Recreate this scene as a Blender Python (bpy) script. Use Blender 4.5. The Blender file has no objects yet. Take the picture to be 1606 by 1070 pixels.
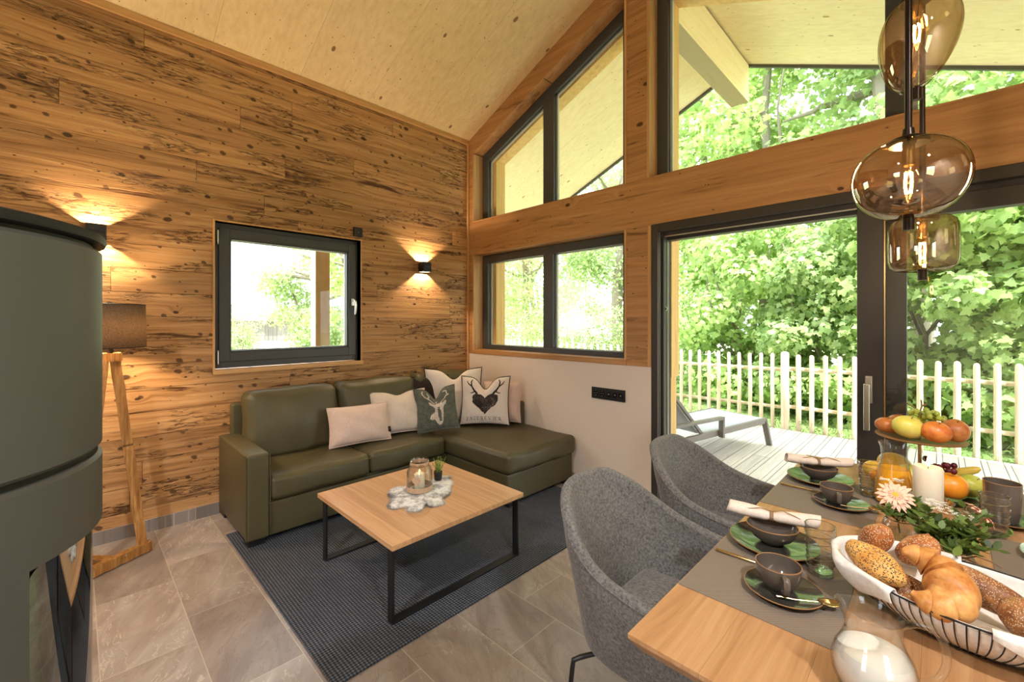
import bpy, math, random
import numpy as np
from mathutils import Vector, Matrix, Euler
random.seed(7); RNG = np.random.default_rng(11)
SC = bpy.context.scene
COL = SC.collection
PI = math.pi
R = math.radians

# ------------------------------------------------------------------ colours and node helper
def lin(c):
    def f(u):
        u = u/255.0
        return u/12.92 if u <= .04045 else ((u+.055)/1.055)**2.4
    return (f(c[0]), f(c[1]), f(c[2]), 1.0)

class G:
    def __init__(s, name):
        s.m = bpy.data.materials.new(name); s.m.use_nodes = True
        s.nt = s.m.node_tree; s.nt.nodes.clear()
        s.out = s.nt.nodes.new('ShaderNodeOutputMaterial')
    def n(s, t, **kw):
        nd = s.nt.nodes.new(t)
        for k, v in kw.items(): setattr(nd, k, v)
        return nd
    def put(s, sock, v):
        if v is None: return
        if isinstance(v, bpy.types.NodeSocket): s.nt.links.new(v, sock)
        else: sock.default_value = v
    def math(s, op, a, b=None, c=None, clamp=False):
        nd = s.n('ShaderNodeMath', operation=op, use_clamp=clamp)
        s.put(nd.inputs[0], a); s.put(nd.inputs[1], b); s.put(nd.inputs[2], c)
        return nd.outputs[0]
    def vm(s, op, a, b=None):
        nd = s.n('ShaderNodeVectorMath', operation=op)
        s.put(nd.inputs[0], a); s.put(nd.inputs[1], b)
        return nd.outputs[0]
    def coord(s, which='Object'):
        return s.n('ShaderNodeTexCoord').outputs[which]
    def sep(s, v):
        nd = s.n('ShaderNodeSeparateXYZ'); s.put(nd.inputs[0], v); return nd.outputs
    def comb(s, x=0., y=0., z=0.):
        nd = s.n('ShaderNodeCombineXYZ')
        s.put(nd.inputs[0], x); s.put(nd.inputs[1], y); s.put(nd.inputs[2], z); return nd.outputs[0]
    def noise(s, v, scale=1., detail=3., rough=.5, dist=0., dim='3D'):
        nd = s.n('ShaderNodeTexNoise', noise_dimensions=dim)
        s.put(nd.inputs['Vector'], v); nd.inputs['Scale'].default_value = scale
        nd.inputs['Detail'].default_value = detail; nd.inputs['Roughness'].default_value = rough
        nd.inputs['Distortion'].default_value = dist
        return nd.outputs[0]
    def vor(s, v, scale=1., feature='F1', dim='3D', rnd=1.):
        nd = s.n('ShaderNodeTexVoronoi', voronoi_dimensions=dim, feature=feature)
        s.put(nd.inputs['Vector'], v); nd.inputs['Scale'].default_value = scale
        nd.inputs['Randomness'].default_value = rnd
        return nd.outputs
    def white(s, v):
        nd = s.n('ShaderNodeTexWhiteNoise', noise_dimensions='3D'); s.put(nd.inputs[0], v); return nd.outputs
    def ss(s, v, a, b):
        nd = s.n('ShaderNodeMapRange', interpolation_type='SMOOTHSTEP')
        s.put(nd.inputs['Value'], v); s.put(nd.inputs['From Min'], a); s.put(nd.inputs['From Max'], b)
        return nd.outputs[0]
    def ramp(s, f, stops, interp='LINEAR'):
        nd = s.n('ShaderNodeValToRGB'); nd.color_ramp.interpolation = interp
        el = nd.color_ramp.elements
        while len(el) < len(stops): el.new(.5)
        for e, (p, c) in zip(el, stops): e.position = p; e.color = c
        s.put(nd.inputs[0], f); return nd.outputs[0]
    def mix(s, f, a, b, blend='MIX'):
        nd = s.n('ShaderNodeMix', data_type='RGBA', blend_type=blend)
        s.put(nd.inputs[0], f); s.put(nd.inputs[6], a); s.put(nd.inputs[7], b); return nd.outputs[2]
    def bump(s, h, strength=.3, dist=.01):
        nd = s.n('ShaderNodeBump'); s.put(nd.inputs['Height'], h)
        nd.inputs['Strength'].default_value = strength; nd.inputs['Distance'].default_value = dist
        return nd.outputs[0]
    def bsdf(s, color, rough=.5, metal=0., normal=None, spec=.5, **kw):
        nd = s.n('ShaderNodeBsdfPrincipled')
        s.put(nd.inputs['Base Color'], color); s.put(nd.inputs['Roughness'], rough)
        nd.inputs['Metallic'].default_value = metal; nd.inputs['Specular IOR Level'].default_value = spec
        if normal is not None: s.put(nd.inputs['Normal'], normal)
        for k, v in kw.items(): s.put(nd.inputs[k.replace('_', ' ')], v)
        s.nt.links.new(nd.outputs[0], s.out.inputs[0]); return s.m

def plain(name, rgb, rough=.5, metal=0., spec=.5, bump=0., bscale=200., var=0., **kw):
    g = G(name); c = lin(rgb)
    co = g.coord()
    nz = g.noise(co, bscale, 3.)
    if var > 0:
        col = g.mix(g.noise(co, 6., 3.), tuple(x*(1-var) for x in c[:3])+(1,), tuple(min(1, x*(1+var)) for x in c[:3])+(1,))
    else: col = c
    return g.bsdf(col, rough, metal, g.bump(nz, bump, .002) if bump else None, spec, **kw)

def wood(name, dark, mid, light, u='y', v='z', pw=.16, pl=2.4, knots=1., streak=1., rough=.55, bump=.3, gs=1., seam=.0016, varp=.22, knotcol=(52, 30, 14), ks=3.2, rough_sawn=False):
    """Boards: grain along u, boards stacked along v."""
    g = G(name); s = g.sep(g.coord()); ax = dict(x=s[0], y=s[1], z=s[2])
    w = [a for a in 'xyz' if a not in (u, v)][0]
    U, V, W = ax[u], ax[v], ax[w]
    pv = g.math('DIVIDE', V, pw); row = g.math('FLOOR', pv)
    r1 = g.white(g.comb(row, 3.1, 1.7))[0]
    pu = g.math('DIVIDE', g.math('ADD', U, g.math('MULTIPLY', r1, pl*5.)), pl); colm = g.math('FLOOR', pu)
    idv = g.comb(row, colm, 2.3)
    rn = g.white(idv)[0]; rn2 = g.white(g.vm('ADD', idv, (9.1, 4.2, 0.3)))[0]
    U2 = g.math('ADD', U, g.math('MULTIPLY', rn, 37.))
    V2 = g.math('ADD', V, g.math('MULTIPLY', rn2, 11.))
    # knots
    kv = g.comb(g.math('MULTIPLY', U2, .62), V2, 0.)
    vo = g.vor(kv, ks, dim='2D'); d = vo['Distance']; kr = g.sep(vo['Color'])[0]
    rad = g.math('MULTIPLY', g.math('POWER', kr, 3.), .085*knots)
    rad = g.math('ADD', rad, .016*knots)
    dn = g.math('ADD', d, g.math('MULTIPLY', g.math('SUBTRACT', g.noise(kv, 30., 2.), .5), .03))
    if knots <= 0: rad = .0005
    knot = g.math('SUBTRACT', 1., g.ss(dn, g.math('MULTIPLY', rad, .55), rad))
    if knots <= 0: knot = 0.
    halo = g.math('SUBTRACT', 1., g.ss(d, 0., g.math('MULTIPLY', rad, 4.)))
    # small specks
    vo2 = g.vor(g.comb(g.math('MULTIPLY', U2, .5), V2, 4.), ks*3.6, dim='2D')
    k2 = g.math('MULTIPLY', g.math('SUBTRACT', 1., g.ss(vo2['Distance'], .025, .06)), g.math('GREATER_THAN', g.sep(vo2['Color'])[1], 1-.33*knots))
    # grain
    warp = g.noise(g.comb(g.math('MULTIPLY', U2, .9), g.math('MULTIPLY', V2, 3.), 0.), 1.4*gs, 2.)
    vv = g.math('ADD', g.math('MULTIPLY', V2, 34.*gs), g.math('ADD', g.math('MULTIPLY', warp, 3.2), g.math('MULTIPLY', halo, 1.6)))
    gr = g.noise(g.comb(g.math('MULTIPLY', U2, 1.1*gs), vv, g.math('MULTIPLY', W, 30.*gs)), 1., 5., .6)
    fine = g.noise(g.comb(g.math('MULTIPLY', U2, 6.), g.math('MULTIPLY', vv, 5.), g.math('MULTIPLY', W, 90.)), 1., 3.)
    f = g.math('ADD', g.math('MULTIPLY', gr, .8), g.math('MULTIPLY', fine, .2))
    base = g.ramp(f, [(.28, lin(dark)), (.5, lin(mid)), (.72, lin(light))])
    # streaks
    st = g.noise(g.comb(g.math('MULTIPLY', U2, 1.7), g.math('MULTIPLY', V2, 17.), g.math('MULTIPLY', W, 17.)), 1., 4., .62, .4)
    big = g.noise(g.comb(g.math('MULTIPLY', U2, .8), g.math('MULTIPLY', V2, 2.6), 1.), 1.6, 2.)
    stm = g.math('MULTIPLY', g.ss(st, .54, .70), g.math('MULTIPLY', g.ss(big, .38, .62), streak), clamp=True)
    dk = lin(dark); dk = (dk[0]*.42, dk[1]*.36, dk[2]*.34, 1)
    c = g.mix(stm, base, dk)
    if rough_sawn:   # torn, hacked patches left by the saw, and blackened cracks
        pt = g.noise(g.comb(g.math('MULTIPLY', U2, 1.2), g.math('MULTIPLY', V2, 5.), 7.), 1.3, 2.)
        tn = g.noise(g.comb(g.math('MULTIPLY', U2, 11.), g.math('MULTIPLY', V2, 60.), 3.), 1., 5., .72, 1.2)
        torn = g.math('MULTIPLY', g.ss(pt, .50, .60), g.ss(tn, .50, .60)); tl_ = g.math('MULTIPLY', g.ss(pt, .50, .60), g.ss(tn, .46, .36))
        c = g.mix(g.math('MULTIPLY', torn, .75), c, (dk[0]*.8, dk[1]*.8, dk[2]*.8, 1)); c = g.mix(g.math('MULTIPLY', tl_, .35), c, lin(light))
        v3 = g.vor(g.comb(g.math('ADD', g.math('MULTIPLY', U2, .8), g.math('MULTIPLY', V2, .25)), V2, 8.), 10.5, dim='2D')   # dark specks and slanting bark-pocket marks
        cr_ = g.sep(v3['Color']); rs_ = g.math('ADD', .02, g.math('MULTIPLY', g.math('POWER', cr_[1], 2.), .11))
        sp = g.math('MULTIPLY', g.math('SUBTRACT', 1., g.ss(g.math('ADD', v3['Distance'], g.math('MULTIPLY', g.math('SUBTRACT', tn, .5), .22)), rs_, g.math('MULTIPLY', rs_, 1.7))), g.math('GREATER_THAN', cr_[0], .45))
        c = g.mix(g.math('MULTIPLY', sp, .8), c, lin((58, 34, 20)))
        bd = g.noise(g.comb(g.math('MULTIPLY', U2, .55), g.math('MULTIPLY', V2, 9.), 5.), 1.5, 4., .6)
        c = g.mix(g.math('MULTIPLY', g.ss(bd, .52, .72), .45), c, lin((112, 76, 42)))
        gr = g.math('SUBTRACT', gr, g.math('MULTIPLY', torn, 1.3))
    bv = g.math('ADD', 1.-varp*.6, g.math('MULTIPLY', rn, varp*1.2))
    c = g.mix(1., c, g.comb(bv, bv, bv), 'MULTIPLY')
    c = g.mix(g.math('MULTIPLY', g.math('MAXIMUM', knot, k2), .9), c, lin(knotcol))
    # seams
    fv = g.math('FRACT', pv); ev = g.math('MULTIPLY', g.math('MINIMUM', fv, g.math('SUBTRACT', 1., fv)), pw)
    fu = g.math('FRACT', pu); eu = g.math('MULTIPLY', g.math('MINIMUM', fu, g.math('SUBTRACT', 1., fu)), pl)
    ed = g.math('MINIMUM', ev, eu); sm = g.math('SUBTRACT', 1., g.ss(ed, seam*.4, seam))
    c = g.mix(g.math('MULTIPLY', sm, .75), c, (dk[0]*.5, dk[1]*.5, dk[2]*.5, 1))
    h = g.math('SUBTRACT', g.math('ADD', gr, g.math('MULTIPLY', rn, .35)), g.math('ADD', g.math('MULTIPLY', sm, 1.2), g.math('MULTIPLY', stm, .7)))
    return g.bsdf(c, g.math('ADD', rough-.06, g.math('MULTIPLY', fine, .12)), 0., g.bump(h, bump, .004), .35)

def thin_glass(name, tint=(1, 1, 1), refl=.06, edge=.5, edgetint=(.75, .8, .8), rough=.0, power=3.):
    """A thin glass sheet: light passes straight through, tinted, with a mirror coat stronger at grazing angles."""
    g = G(name)
    lw = g.n('ShaderNodeLayerWeight'); lw.inputs[0].default_value = .5
    fc = g.math('POWER', lw.outputs['Facing'], power)
    tr = g.n('ShaderNodeBsdfTransparent'); g.put(tr.inputs[0], g.mix(fc, tint+(1,), edgetint+(1,)))
    gl = g.n('ShaderNodeBsdfGlossy'); gl.inputs['Roughness'].default_value = rough
    mx = g.n('ShaderNodeMixShader')
    g.put(mx.inputs[0], g.math('ADD', refl, g.math('MULTIPLY', fc, edge), clamp=True))
    g.nt.links.new(tr.outputs[0], mx.inputs[1]); g.nt.links.new(gl.outputs[0], mx.inputs[2])
    g.nt.links.new(mx.outputs[0], g.out.inputs[0]); return g.m, gl, g

def emit(name, rgb, strength):
    g = G(name); e = g.n('ShaderNodeEmission'); e.inputs[0].default_value = rgb+(1,); e.inputs[1].default_value = strength
    g.nt.links.new(e.outputs[0], g.out.inputs[0]); return g.m

# ------------------------------------------------------------------ mesh builder
class MB:
    def __init__(s): s.v = []; s.f = []
    def add(s, vs, fs):
        b = len(s.v); s.v += [tuple(p) for p in vs]; s.f += [tuple(i+b for i in f) for f in fs]; return s
    def box(s, x0, x1, y0, y1, z0, z1):
        return s.add([(x0, y0, z0), (x1, y0, z0), (x1, y1, z0), (x0, y1, z0), (x0, y0, z1), (x1, y0, z1), (x1, y1, z1), (x0, y1, z1)],
                     [(0, 3, 2, 1), (4, 5, 6, 7), (0, 1, 5, 4), (1, 2, 6, 5), (2, 3, 7, 6), (3, 0, 4, 7)])
    def bar(s, a, b, w, h, up=(0, 0, 1)):
        a, b, up = Vector(a), Vector(b), Vector(up); d = (b-a).normalized()
        sx = d.cross(up).normalized(); sy = sx.cross(d).normalized()
        o = [(-w/2, -h/2), (w/2, -h/2), (w/2, h/2), (-w/2, h/2)]
        return s.add([a+sx*p+sy*q for p, q in o]+[b+sx*p+sy*q for p, q in o],
                     [(0, 3, 2, 1)[::-1], (4, 5, 6, 7)[::-1], (0, 4, 5, 1), (1, 5, 6, 2), (2, 6, 7, 3), (3, 7, 4, 0)])
    def prism(s, poly, axis, a0, a1):
        n = len(poly)
        def p(q, a):
            return {'x': (a, q[0], q[1]), 'y': (q[0], a, q[1]), 'z': (q[0], q[1], a)}[axis]
        return s.add([p(q, a0) for q in poly]+[p(q, a1) for q in poly],
                     [tuple(range(n))[::-1], tuple(range(n, 2*n))]+[(i, (i+1) % n, n+(i+1) % n, n+i) for i in range(n)])
    def tube(s, pts, r, n=8, cap=True, closed=False, flat=1.):
        pts = [Vector(p) for p in pts]; m = len(pts)
        rs = r if isinstance(r, (list, tuple)) else [r]*m
        b = len(s.v); ref = None; vs = []
        for i, p in enumerate(pts):
            if closed: t = (pts[(i+1) % m]-pts[i-1]).normalized()
            else: t = (pts[min(i+1, m-1)]-pts[max(i-1, 0)]).normalized()
            if ref is None:
                ref = Vector((0, 0, 1)) if abs(t.z) < .9 else Vector((1, 0, 0))
            ref = (ref-t*ref.dot(t)).normalized(); bi = t.cross(ref)
            for k in range(n):
                a = 2*PI*k/n; vs.append(p+ref*(math.cos(a)*rs[i]*flat)+bi*(math.sin(a)*rs[i]))
        fs = []
        for i in range(m if closed else m-1):
            j = (i+1) % m
            for k in range(n): fs.append((i*n+k, i*n+(k+1) % n, j*n+(k+1) % n, j*n+k))
        if cap and not closed: fs += [tuple(range(n))[::-1], tuple((m-1)*n+k for k in range(n))]
        return s.add(vs, fs)
    def lathe(s, prof, n=32, c=(0, 0, 0), sx=1., sy=1., cap=False, dx=None):
        vs = []; m = len(prof)
        for i, (r, z) in enumerate(prof):
            ox = dx(z) if dx else (0, 0)
            for k in range(n):
                a = 2*PI*k/n; vs.append((c[0]+r*math.cos(a)*sx+ox[0], c[1]+r*math.sin(a)*sy+ox[1], c[2]+z))
        fs = [(i*n+k, i*n+(k+1) % n, (i+1)*n+(k+1) % n, (i+1)*n+k) for i in range(m-1) for k in range(n)]
        if cap: fs += [tuple(range(n))[::-1], tuple((m-1)*n+k for k in range(n))]
        return s.add(vs, fs)
    def sph(s, c, r, n=20, m=12, fn=None):
        rr = r if isinstance(r, (tuple, list)) else (r, r, r); vs = []
        for i in range(m+1):
            th = PI*i/m
            for k in range(n):
                a = 2*PI*k/n; d = (math.sin(th)*math.cos(a), math.sin(th)*math.sin(a), math.cos(th))
                q = fn(d) if fn else 1.
                vs.append((c[0]+d[0]*rr[0]*q, c[1]+d[1]*rr[1]*q, c[2]+d[2]*rr[2]*q))
        return s.add(vs, [(i*n+k, (i+1)*n+k, (i+1)*n+(k+1) % n, i*n+(k+1) % n) for i in range(m) for k in range(n)])
    def grid(s, fn, nu, nv, wrapu=False):
        vs = [fn(i/(nu if wrapu else nu-1), j/(nv-1)) for j in range(nv) for i in range(nu)]
        fs = []
        for j in range(nv-1):
            for i in range(nu if wrapu else nu-1):
                k = (i+1) % nu; fs.append((j*nu+i, j*nu+k, (j+1)*nu+k, (j+1)*nu+i))
        return s.add(vs, fs)
    def rbox(s, x0, x1, y0, y1, z0, z1, r=.03, n=10, puff=(0, 0, 0), fn=None):
        """Rounded box; puff swells the faces along x, y, z."""
        cx, cy, cz = (x0+x1)/2, (y0+y1)/2, (z0+z1)/2; hx, hy, hz = (x1-x0)/2, (y1-y0)/2, (z1-z0)/2
        def ax(h):
            m = max(2, n); k = 4
            lo = [-h+r*(1-math.tan(PI/4*(1-t/k))) for t in range(k)]
            inner = [-(h-r)+(2*(h-r))*i/m for i in range(m+1)]
            return lo+inner+[-q for q in lo[::-1]]
        idx = {}; vs = []; fs = []
        def vert(p):
            key = (round(p[0], 6), round(p[1], 6), round(p[2], 6))
            if key in idx: return idx[key]
            c = [max(-(h-r), min(h-r, q)) for q, h in zip(p, (hx, hy, hz))]
            d = Vector([q-k for q, k in zip(p, c)])
            if d.length > 1e-9:
                d = d.normalized()*r
            q = [c[0]+d.x, c[1]+d.y, c[2]+d.z]
            a, b, e = p[0]/hx, p[1]/hy, p[2]/hz
            q[0] += puff[0]*a*(1-b*b)*(1-e*e); q[1] += puff[1]*b*(1-a*a)*(1-e*e); q[2] += puff[2]*e*(1-a*a)*(1-b*b)
            q = (q[0]+cx, q[1]+cy, q[2]+cz)
            if fn: q = fn(q, (a, b, e))
            idx[key] = len(vs); vs.append(q); return idx[key]
        A, B, Cc = ax(hx), ax(hy), ax(hz)
        def face(P, Q, mk, flip):
            for i in range(len(P)-1):
                for j in range(len(Q)-1):
                    q = [vert(mk(P[i], Q[j])), vert(mk(P[i+1], Q[j])), vert(mk(P[i+1], Q[j+1])), vert(mk(P[i], Q[j+1]))]
                    if len(set(q)) == 4: fs.append(tuple(q[::-1] if flip else q))
        face(A, B, lambda a, b: (a, b, hz), False); face(A, B, lambda a, b: (a, b, -hz), True)
        face(A, Cc, lambda a, b: (a, -hy, b), False); face(A, Cc, lambda a, b: (a, hy, b), True)
        face(B, Cc, lambda a, b: (hx, a, b), False); face(B, Cc, lambda a, b: (-hx, a, b), True)
        return s.add(vs, fs)
    def xf(s, M):
        s.v = [tuple(M @ Vector(p)) for p in s.v]; return s
    def build(s, name, mat, parent=None, smooth=True, bevel=0., local=False, sub=0, solid=0., angle=35):
        me = bpy.data.meshes.new(name); vs = s.v
        if parent is not None and not local:
            Mi = WM[parent.name].inverted(); vs = [tuple(Mi @ Vector(p)) for p in vs]
        me.from_pydata(vs, [], s.f); me.update()
        me.materials.append(mat)
        if smooth:
            me.polygons.foreach_set('use_smooth', [True]*len(me.polygons))
            try: me.set_sharp_from_angle(angle=R(angle))
            except Exception: pass
        o = bpy.data.objects.new(name, me); COL.objects.link(o)
        if parent is not None: o.parent = parent
        WM[o.name] = (WM[parent.name] if parent is not None else Matrix())
        if solid:
            m = o.modifiers.new('Solidify', 'SOLIDIFY'); m.thickness = solid; m.offset = 0
        if bevel:
            m = o.modifiers.new('Bevel', 'BEVEL'); m.width = bevel; m.segments = 2; m.limit_method = 'ANGLE'
        if sub:
            m = o.modifiers.new('Subdivision', 'SUBSURF'); m.levels = sub; m.render_levels = sub
        return o
WM = {}

def tag(o, label=None, cat=None, group=None, kind=None):
    if label: o['label'] = label
    if cat: o['category'] = cat
    if group: o['group'] = group
    if kind: o['kind'] = kind
    return o
def thing(name, label, cat, loc=(0, 0, 0), rz=0., group=None, kind=None):
    o = bpy.data.objects.new(name, None); o.empty_display_size = .05; COL.objects.link(o)
    o.location = loc; o.rotation_euler = (0, 0, rz)
    WM[o.name] = Matrix.Translation(loc) @ Matrix.Rotation(rz, 4, 'Z')
    return tag(o, label, cat, group, kind)
def copy_tree(o, parent=None):
    c = o.copy(); COL.objects.link(c)
    if parent is not None: c.parent = parent
    for ch in list(o.children): copy_tree(ch, c)
    return c
def place(root, loc, rz=0., label=None, group=None):
    c = copy_tree(root); c.location = loc; c.rotation_euler = (0, 0, rz)
    if label: c['label'] = label
    if group: c['group'] = group
    return c
def struct(mb, name, mat, **kw):
    o = mb.build(name, mat, **kw); o['kind'] = 'structure'; return o
def smooth(pts, k=6):
    pts = [Vector(p) for p in pts]; n = len(pts); out = []
    for i in range(n-1):
        a, b, c, d = pts[max(0, i-1)], pts[i], pts[i+1], pts[min(n-1, i+2)]
        for j in range(k):
            t = j/k; out.append(.5*((2*b)+(c-a)*t+(2*a-5*b+4*c-d)*t*t+(3*b-a-3*c+d)*t**3))
    return out+[pts[-1]]
def arc(c, r, a0, a1, n, plane='xz'):
    out = []
    for i in range(n+1):
        a = R(a0+(a1-a0)*i/n); p, q = r*math.cos(a), r*math.sin(a)
        out.append({'xz': (c[0]+p, c[1], c[2]+q), 'xy': (c[0]+p, c[1]+q, c[2]), 'yz': (c[0], c[1]+p, c[2]+q)}[plane])
    return out
# ------------------------------------------------------------------ materials
M = {}
M['wall'] = wood('rough_spruce_cladding', (138, 94, 54), (186, 140, 92), (208, 168, 118), 'y', 'z', .165, 1.9, .72, 1.35, .6, 1.0, 1., .0016, .30, rough_sawn=True)
M['ceil'] = wood('spruce_ceiling_panel', (214, 184, 136), (226, 200, 152), (234, 210, 166), 'x', 'y', .62, 80., 1.0, .12, .5, .14, .8, .0012, .06, (116, 78, 38), 4.2)
M['soffit'] = wood('spruce_roof_soffit', (220, 198, 162), (230, 212, 180), (236, 220, 192), 'x', 'y', .62, 80., .6, .06, .5, .1, .8, .0012, .05, (150, 110, 60), 2.6)
M['beamx'] = wood('oiled_spruce_beam', (156, 112, 70), (184, 136, 88), (202, 156, 108), 'x', 'z', .5, 80., .75, .75, .5, .25, .7, .0004, .1, (60, 32, 12), 3.)
M['postx'] = wood('oiled_spruce_short_boards', (150, 106, 66), (182, 134, 86), (200, 154, 106), 'x', 'z', .165, 3., .9, .9, .5, .3, .9, .0012, .25, (60, 32, 12), 3.)
M['trimz'] = wood('oiled_spruce_upright_trim', (178, 132, 82), (200, 156, 104), (214, 172, 122), 'z', 'x', .5, 80., .5, .2, .5, .15, 1., .0003, .06)
M['trimy'] = wood('oiled_spruce_long_trim', (182, 136, 86), (206, 160, 106), (218, 176, 124), 'y', 'x', .5, 80., .4, .15, .5, .15, 1., .0003, .05)
M['trimx'] = wood('oiled_spruce_flat_trim', (160, 114, 70), (186, 138, 88), (202, 156, 106), 'x', 'z', .5, 80., .4, .2, .5, .15, 1., .0003, .05)
M['outz'] = wood('pale_spruce_outside', (206, 162, 98), (222, 184, 120), (232, 198, 138), 'z', 'x', .5, 8., .5, .3, .55, .15, .8, .0003, .05, (120, 80, 40))
M['outy'] = wood('pale_spruce_ridge_beam', (236, 214, 174), (244, 228, 192), (248, 236, 206), 'y', 'z', .5, 8., .5, .15, .55, .15, .8, .0003, .04, (150, 110, 60))
M['oak'] = wood('oak_table_top', (158, 110, 66), (188, 138, 90), (208, 162, 114), 'x', 'y', .145, 30., .0, .16, .38, .14, 1.5, .0005, .14)
M['oakfine'] = wood('oak_coffee_table_top', (174, 130, 90), (196, 152, 110), (210, 170, 128), 'x', 'y', .115, 30., .0, .1, .36, .1, 1.4, .0005, .12)
M['oakdine'] = wood('oak_dining_table_top', (156, 112, 72), (180, 136, 94), (196, 154, 112), 'y', 'x', .155, 1.9, .12, .14, .36, .14, 1.5, .0004, .12, (110, 70, 36), 1.)
M['deck'] = wood('weathered_larch_deck', (188, 180, 168), (206, 200, 190), (222, 216, 208), 'y', 'x', .163, 3.1, .3, .2, .7, .3, 1., .006, .16, (110, 96, 80))
M['lampwood'] = wood('rustic_lamp_wood', (122, 78, 36), (176, 124, 66), (214, 172, 112), 'z', 'x', .5, 4., .6, .8, .55, .4, 2.4, .0003, .05)
M['fence'] = wood('peeled_spruce_poles', (206, 186, 152), (226, 210, 180), (238, 226, 202), 'z', 'x', .5, 4., .5, .15, .65, .2, 1., .0002, .04, (150, 120, 84), 6.)
M['barnwood'] = wood('weathered_barn_boards', (88, 84, 82), (118, 114, 112), (140, 136, 132), 'z', 'y', .3, 6., .2, .5, .8, .3, .3, .01, .3)

def tile_mat(name, ax=('x', 'y'), shift=True, rgbs=((134, 119, 111), (157, 144, 136), (175, 166, 160))):
    g = G(name); s = g.sep(g.coord()); A = dict(x=s[0], y=s[1], z=s[2]); X, Y = A[ax[0]], A[ax[1]]
    if shift:
        rv = g.math('DIVIDE', g.math('ADD', Y, 2.82+.315*20), .315); row = g.math('FLOOR', rv)
        off = g.math('SUBTRACT', .62+.647*20, g.math('MULTIPLY', g.math('SUBTRACT', row, 20.), .2157))
        cu = g.math('DIVIDE', g.math('SUBTRACT', g.math('ADD', X, .647*60), off), .647)
    else:
        rv = g.math('DIVIDE', Y, 9.); row = g.math('FLOOR', rv); cu = g.math('DIVIDE', X, .647)
    col = g.math('FLOOR', cu)
    fy = g.math('FRACT', rv); fx = g.math('FRACT', cu)
    ey = g.math('MULTIPLY', g.math('MINIMUM', fy, g.math('SUBTRACT', 1., fy)), .315 if shift else 9.)
    ex = g.math('MULTIPLY', g.math('MINIMUM', fx, g.math('SUBTRACT', 1., fx)), .647)
    gd = g.math('MINIMUM', ex, ey); gm = g.math('SUBTRACT', 1., g.ss(gd, .0012, .002))
    idv = g.comb(row, col, .5); wn = g.white(idv); rc = g.vm('MULTIPLY', wn[1], (17., 23., 9.))
    p = g.vm('ADD', g.comb(X, Y, 0.), rc)
    # diagonal slate clefts
    s2 = g.sep(p); dg = g.math('ADD', g.math('MULTIPLY', s2[0], .5), s2[1])
    dp = g.comb(g.math('MULTIPLY', g.math('SUBTRACT', s2[0], g.math('MULTIPLY', s2[1], .5)), 1.3), g.math('MULTIPLY', dg, 3.6), s2[2])
    cl = g.noise(dp, 1.6, 6., .6, 1.2); c2 = g.noise(p, 1.3, 4., .5)
    f = g.math('ADD', g.math('MULTIPLY', cl, .55), g.math('MULTIPLY', c2, .45))
    base = g.ramp(f, [(.34, lin(rgbs[0])), (.5, lin(rgbs[1])), (.64, lin(rgbs[2]))])
    v1 = g.math('ABSOLUTE', g.math('SUBTRACT', g.noise(dp, 1.1, 5., .62, 1.8), .5))
    vm_ = g.math('MULTIPLY', g.math('SUBTRACT', 1., g.ss(v1, .0, .010)), g.ss(c2, .44, .58))
    v2 = g.math('ABSOLUTE', g.math('SUBTRACT', g.noise(dp, 2.3, 5., .6, 2.4), .47))
    dm = g.math('MULTIPLY', g.math('SUBTRACT', 1., g.ss(v2, .0, .016)), g.ss(c2, .60, .44))
    c = g.mix(g.math('MULTIPLY', vm_, .75), base, lin((205, 196, 186)))
    c = g.mix(g.math('MULTIPLY', dm, .42), c, lin((92, 82, 74)))
    bv = g.math('ADD', .93, g.math('MULTIPLY', wn[0], .14)); c = g.mix(1., c, g.comb(bv, bv, bv), 'MULTIPLY')
    c = g.mix(gm, c, lin((190, 178, 162)))
    h = g.math('SUBTRACT', cl, gm)
    return g.bsdf(c, g.math('ADD', .27, g.math('MULTIPLY', cl, .15)), 0., g.bump(h, .12, .003), .5)
M['tile'] = tile_mat('slate_look_floor_tile')
M['skirt_l'] = tile_mat('slate_look_skirting_long', ('y', 'x'), False, ((120, 112, 108), (140, 134, 132), (158, 152, 150)))
M['skirt_b'] = tile_mat('slate_look_skirting_short', ('x', 'y'), False)
M['plaster'] = plain('cream_plaster', (226, 212, 198), .75, bump=.12, bscale=160., spec=.2)
M['dark'] = plain('anthracite_window_frame', (66, 68, 70), .42, bump=.05, bscale=300.)
M['dark2'] = plain('black_brown_door_frame', (58, 53, 49), .42, bump=.05, bscale=300.)
M['alu'] = plain('brushed_aluminium', (205, 202, 194), .3, 1.)
M['bead'] = plain('pale_glazing_bead', (206, 208, 204), .45)
M['black'] = plain('black_powder_coat', (22, 23, 26), .42, bump=.05, bscale=400.)
M['blackgl'] = plain('black_glossy_plastic', (14, 14, 15), .22)
M['chrome'] = plain('polished_chrome', (214, 212, 208), .12, 1.)
M['brass'] = plain('brushed_champagne_metal', (206, 178, 128), .25, 1.)
M['darkmetal'] = plain('dark_bronze_metal', (52, 42, 36), .3, .8)
M['stove'] = plain('grey_green_stove_steel', (84, 84, 79), .48, .25, bump=.04, bscale=500.)
M['stovedark'] = plain('black_cast_iron', (30, 31, 30), .5, .3, bump=.1, bscale=250.)
M['glass'], _, _ = thin_glass('window_pane', (.97, .985, .975), .035, .45, (.8, .88, .86))
M['stoveglass'], _, _ = thin_glass('stove_door_glass', (.32, .31, .30), .5, .4, (.2, .2, .2))
M['clear'], _, _ = thin_glass('clear_table_glass', (.98, .985, .985), .06, .7, (.70, .74, .75), 0., 2.6)
M['rib'], _, _ = thin_glass('thick_glass_ridge', (.86, .88, .89), .30, .5, (.55, .60, .62), 0., 1.5)
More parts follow.
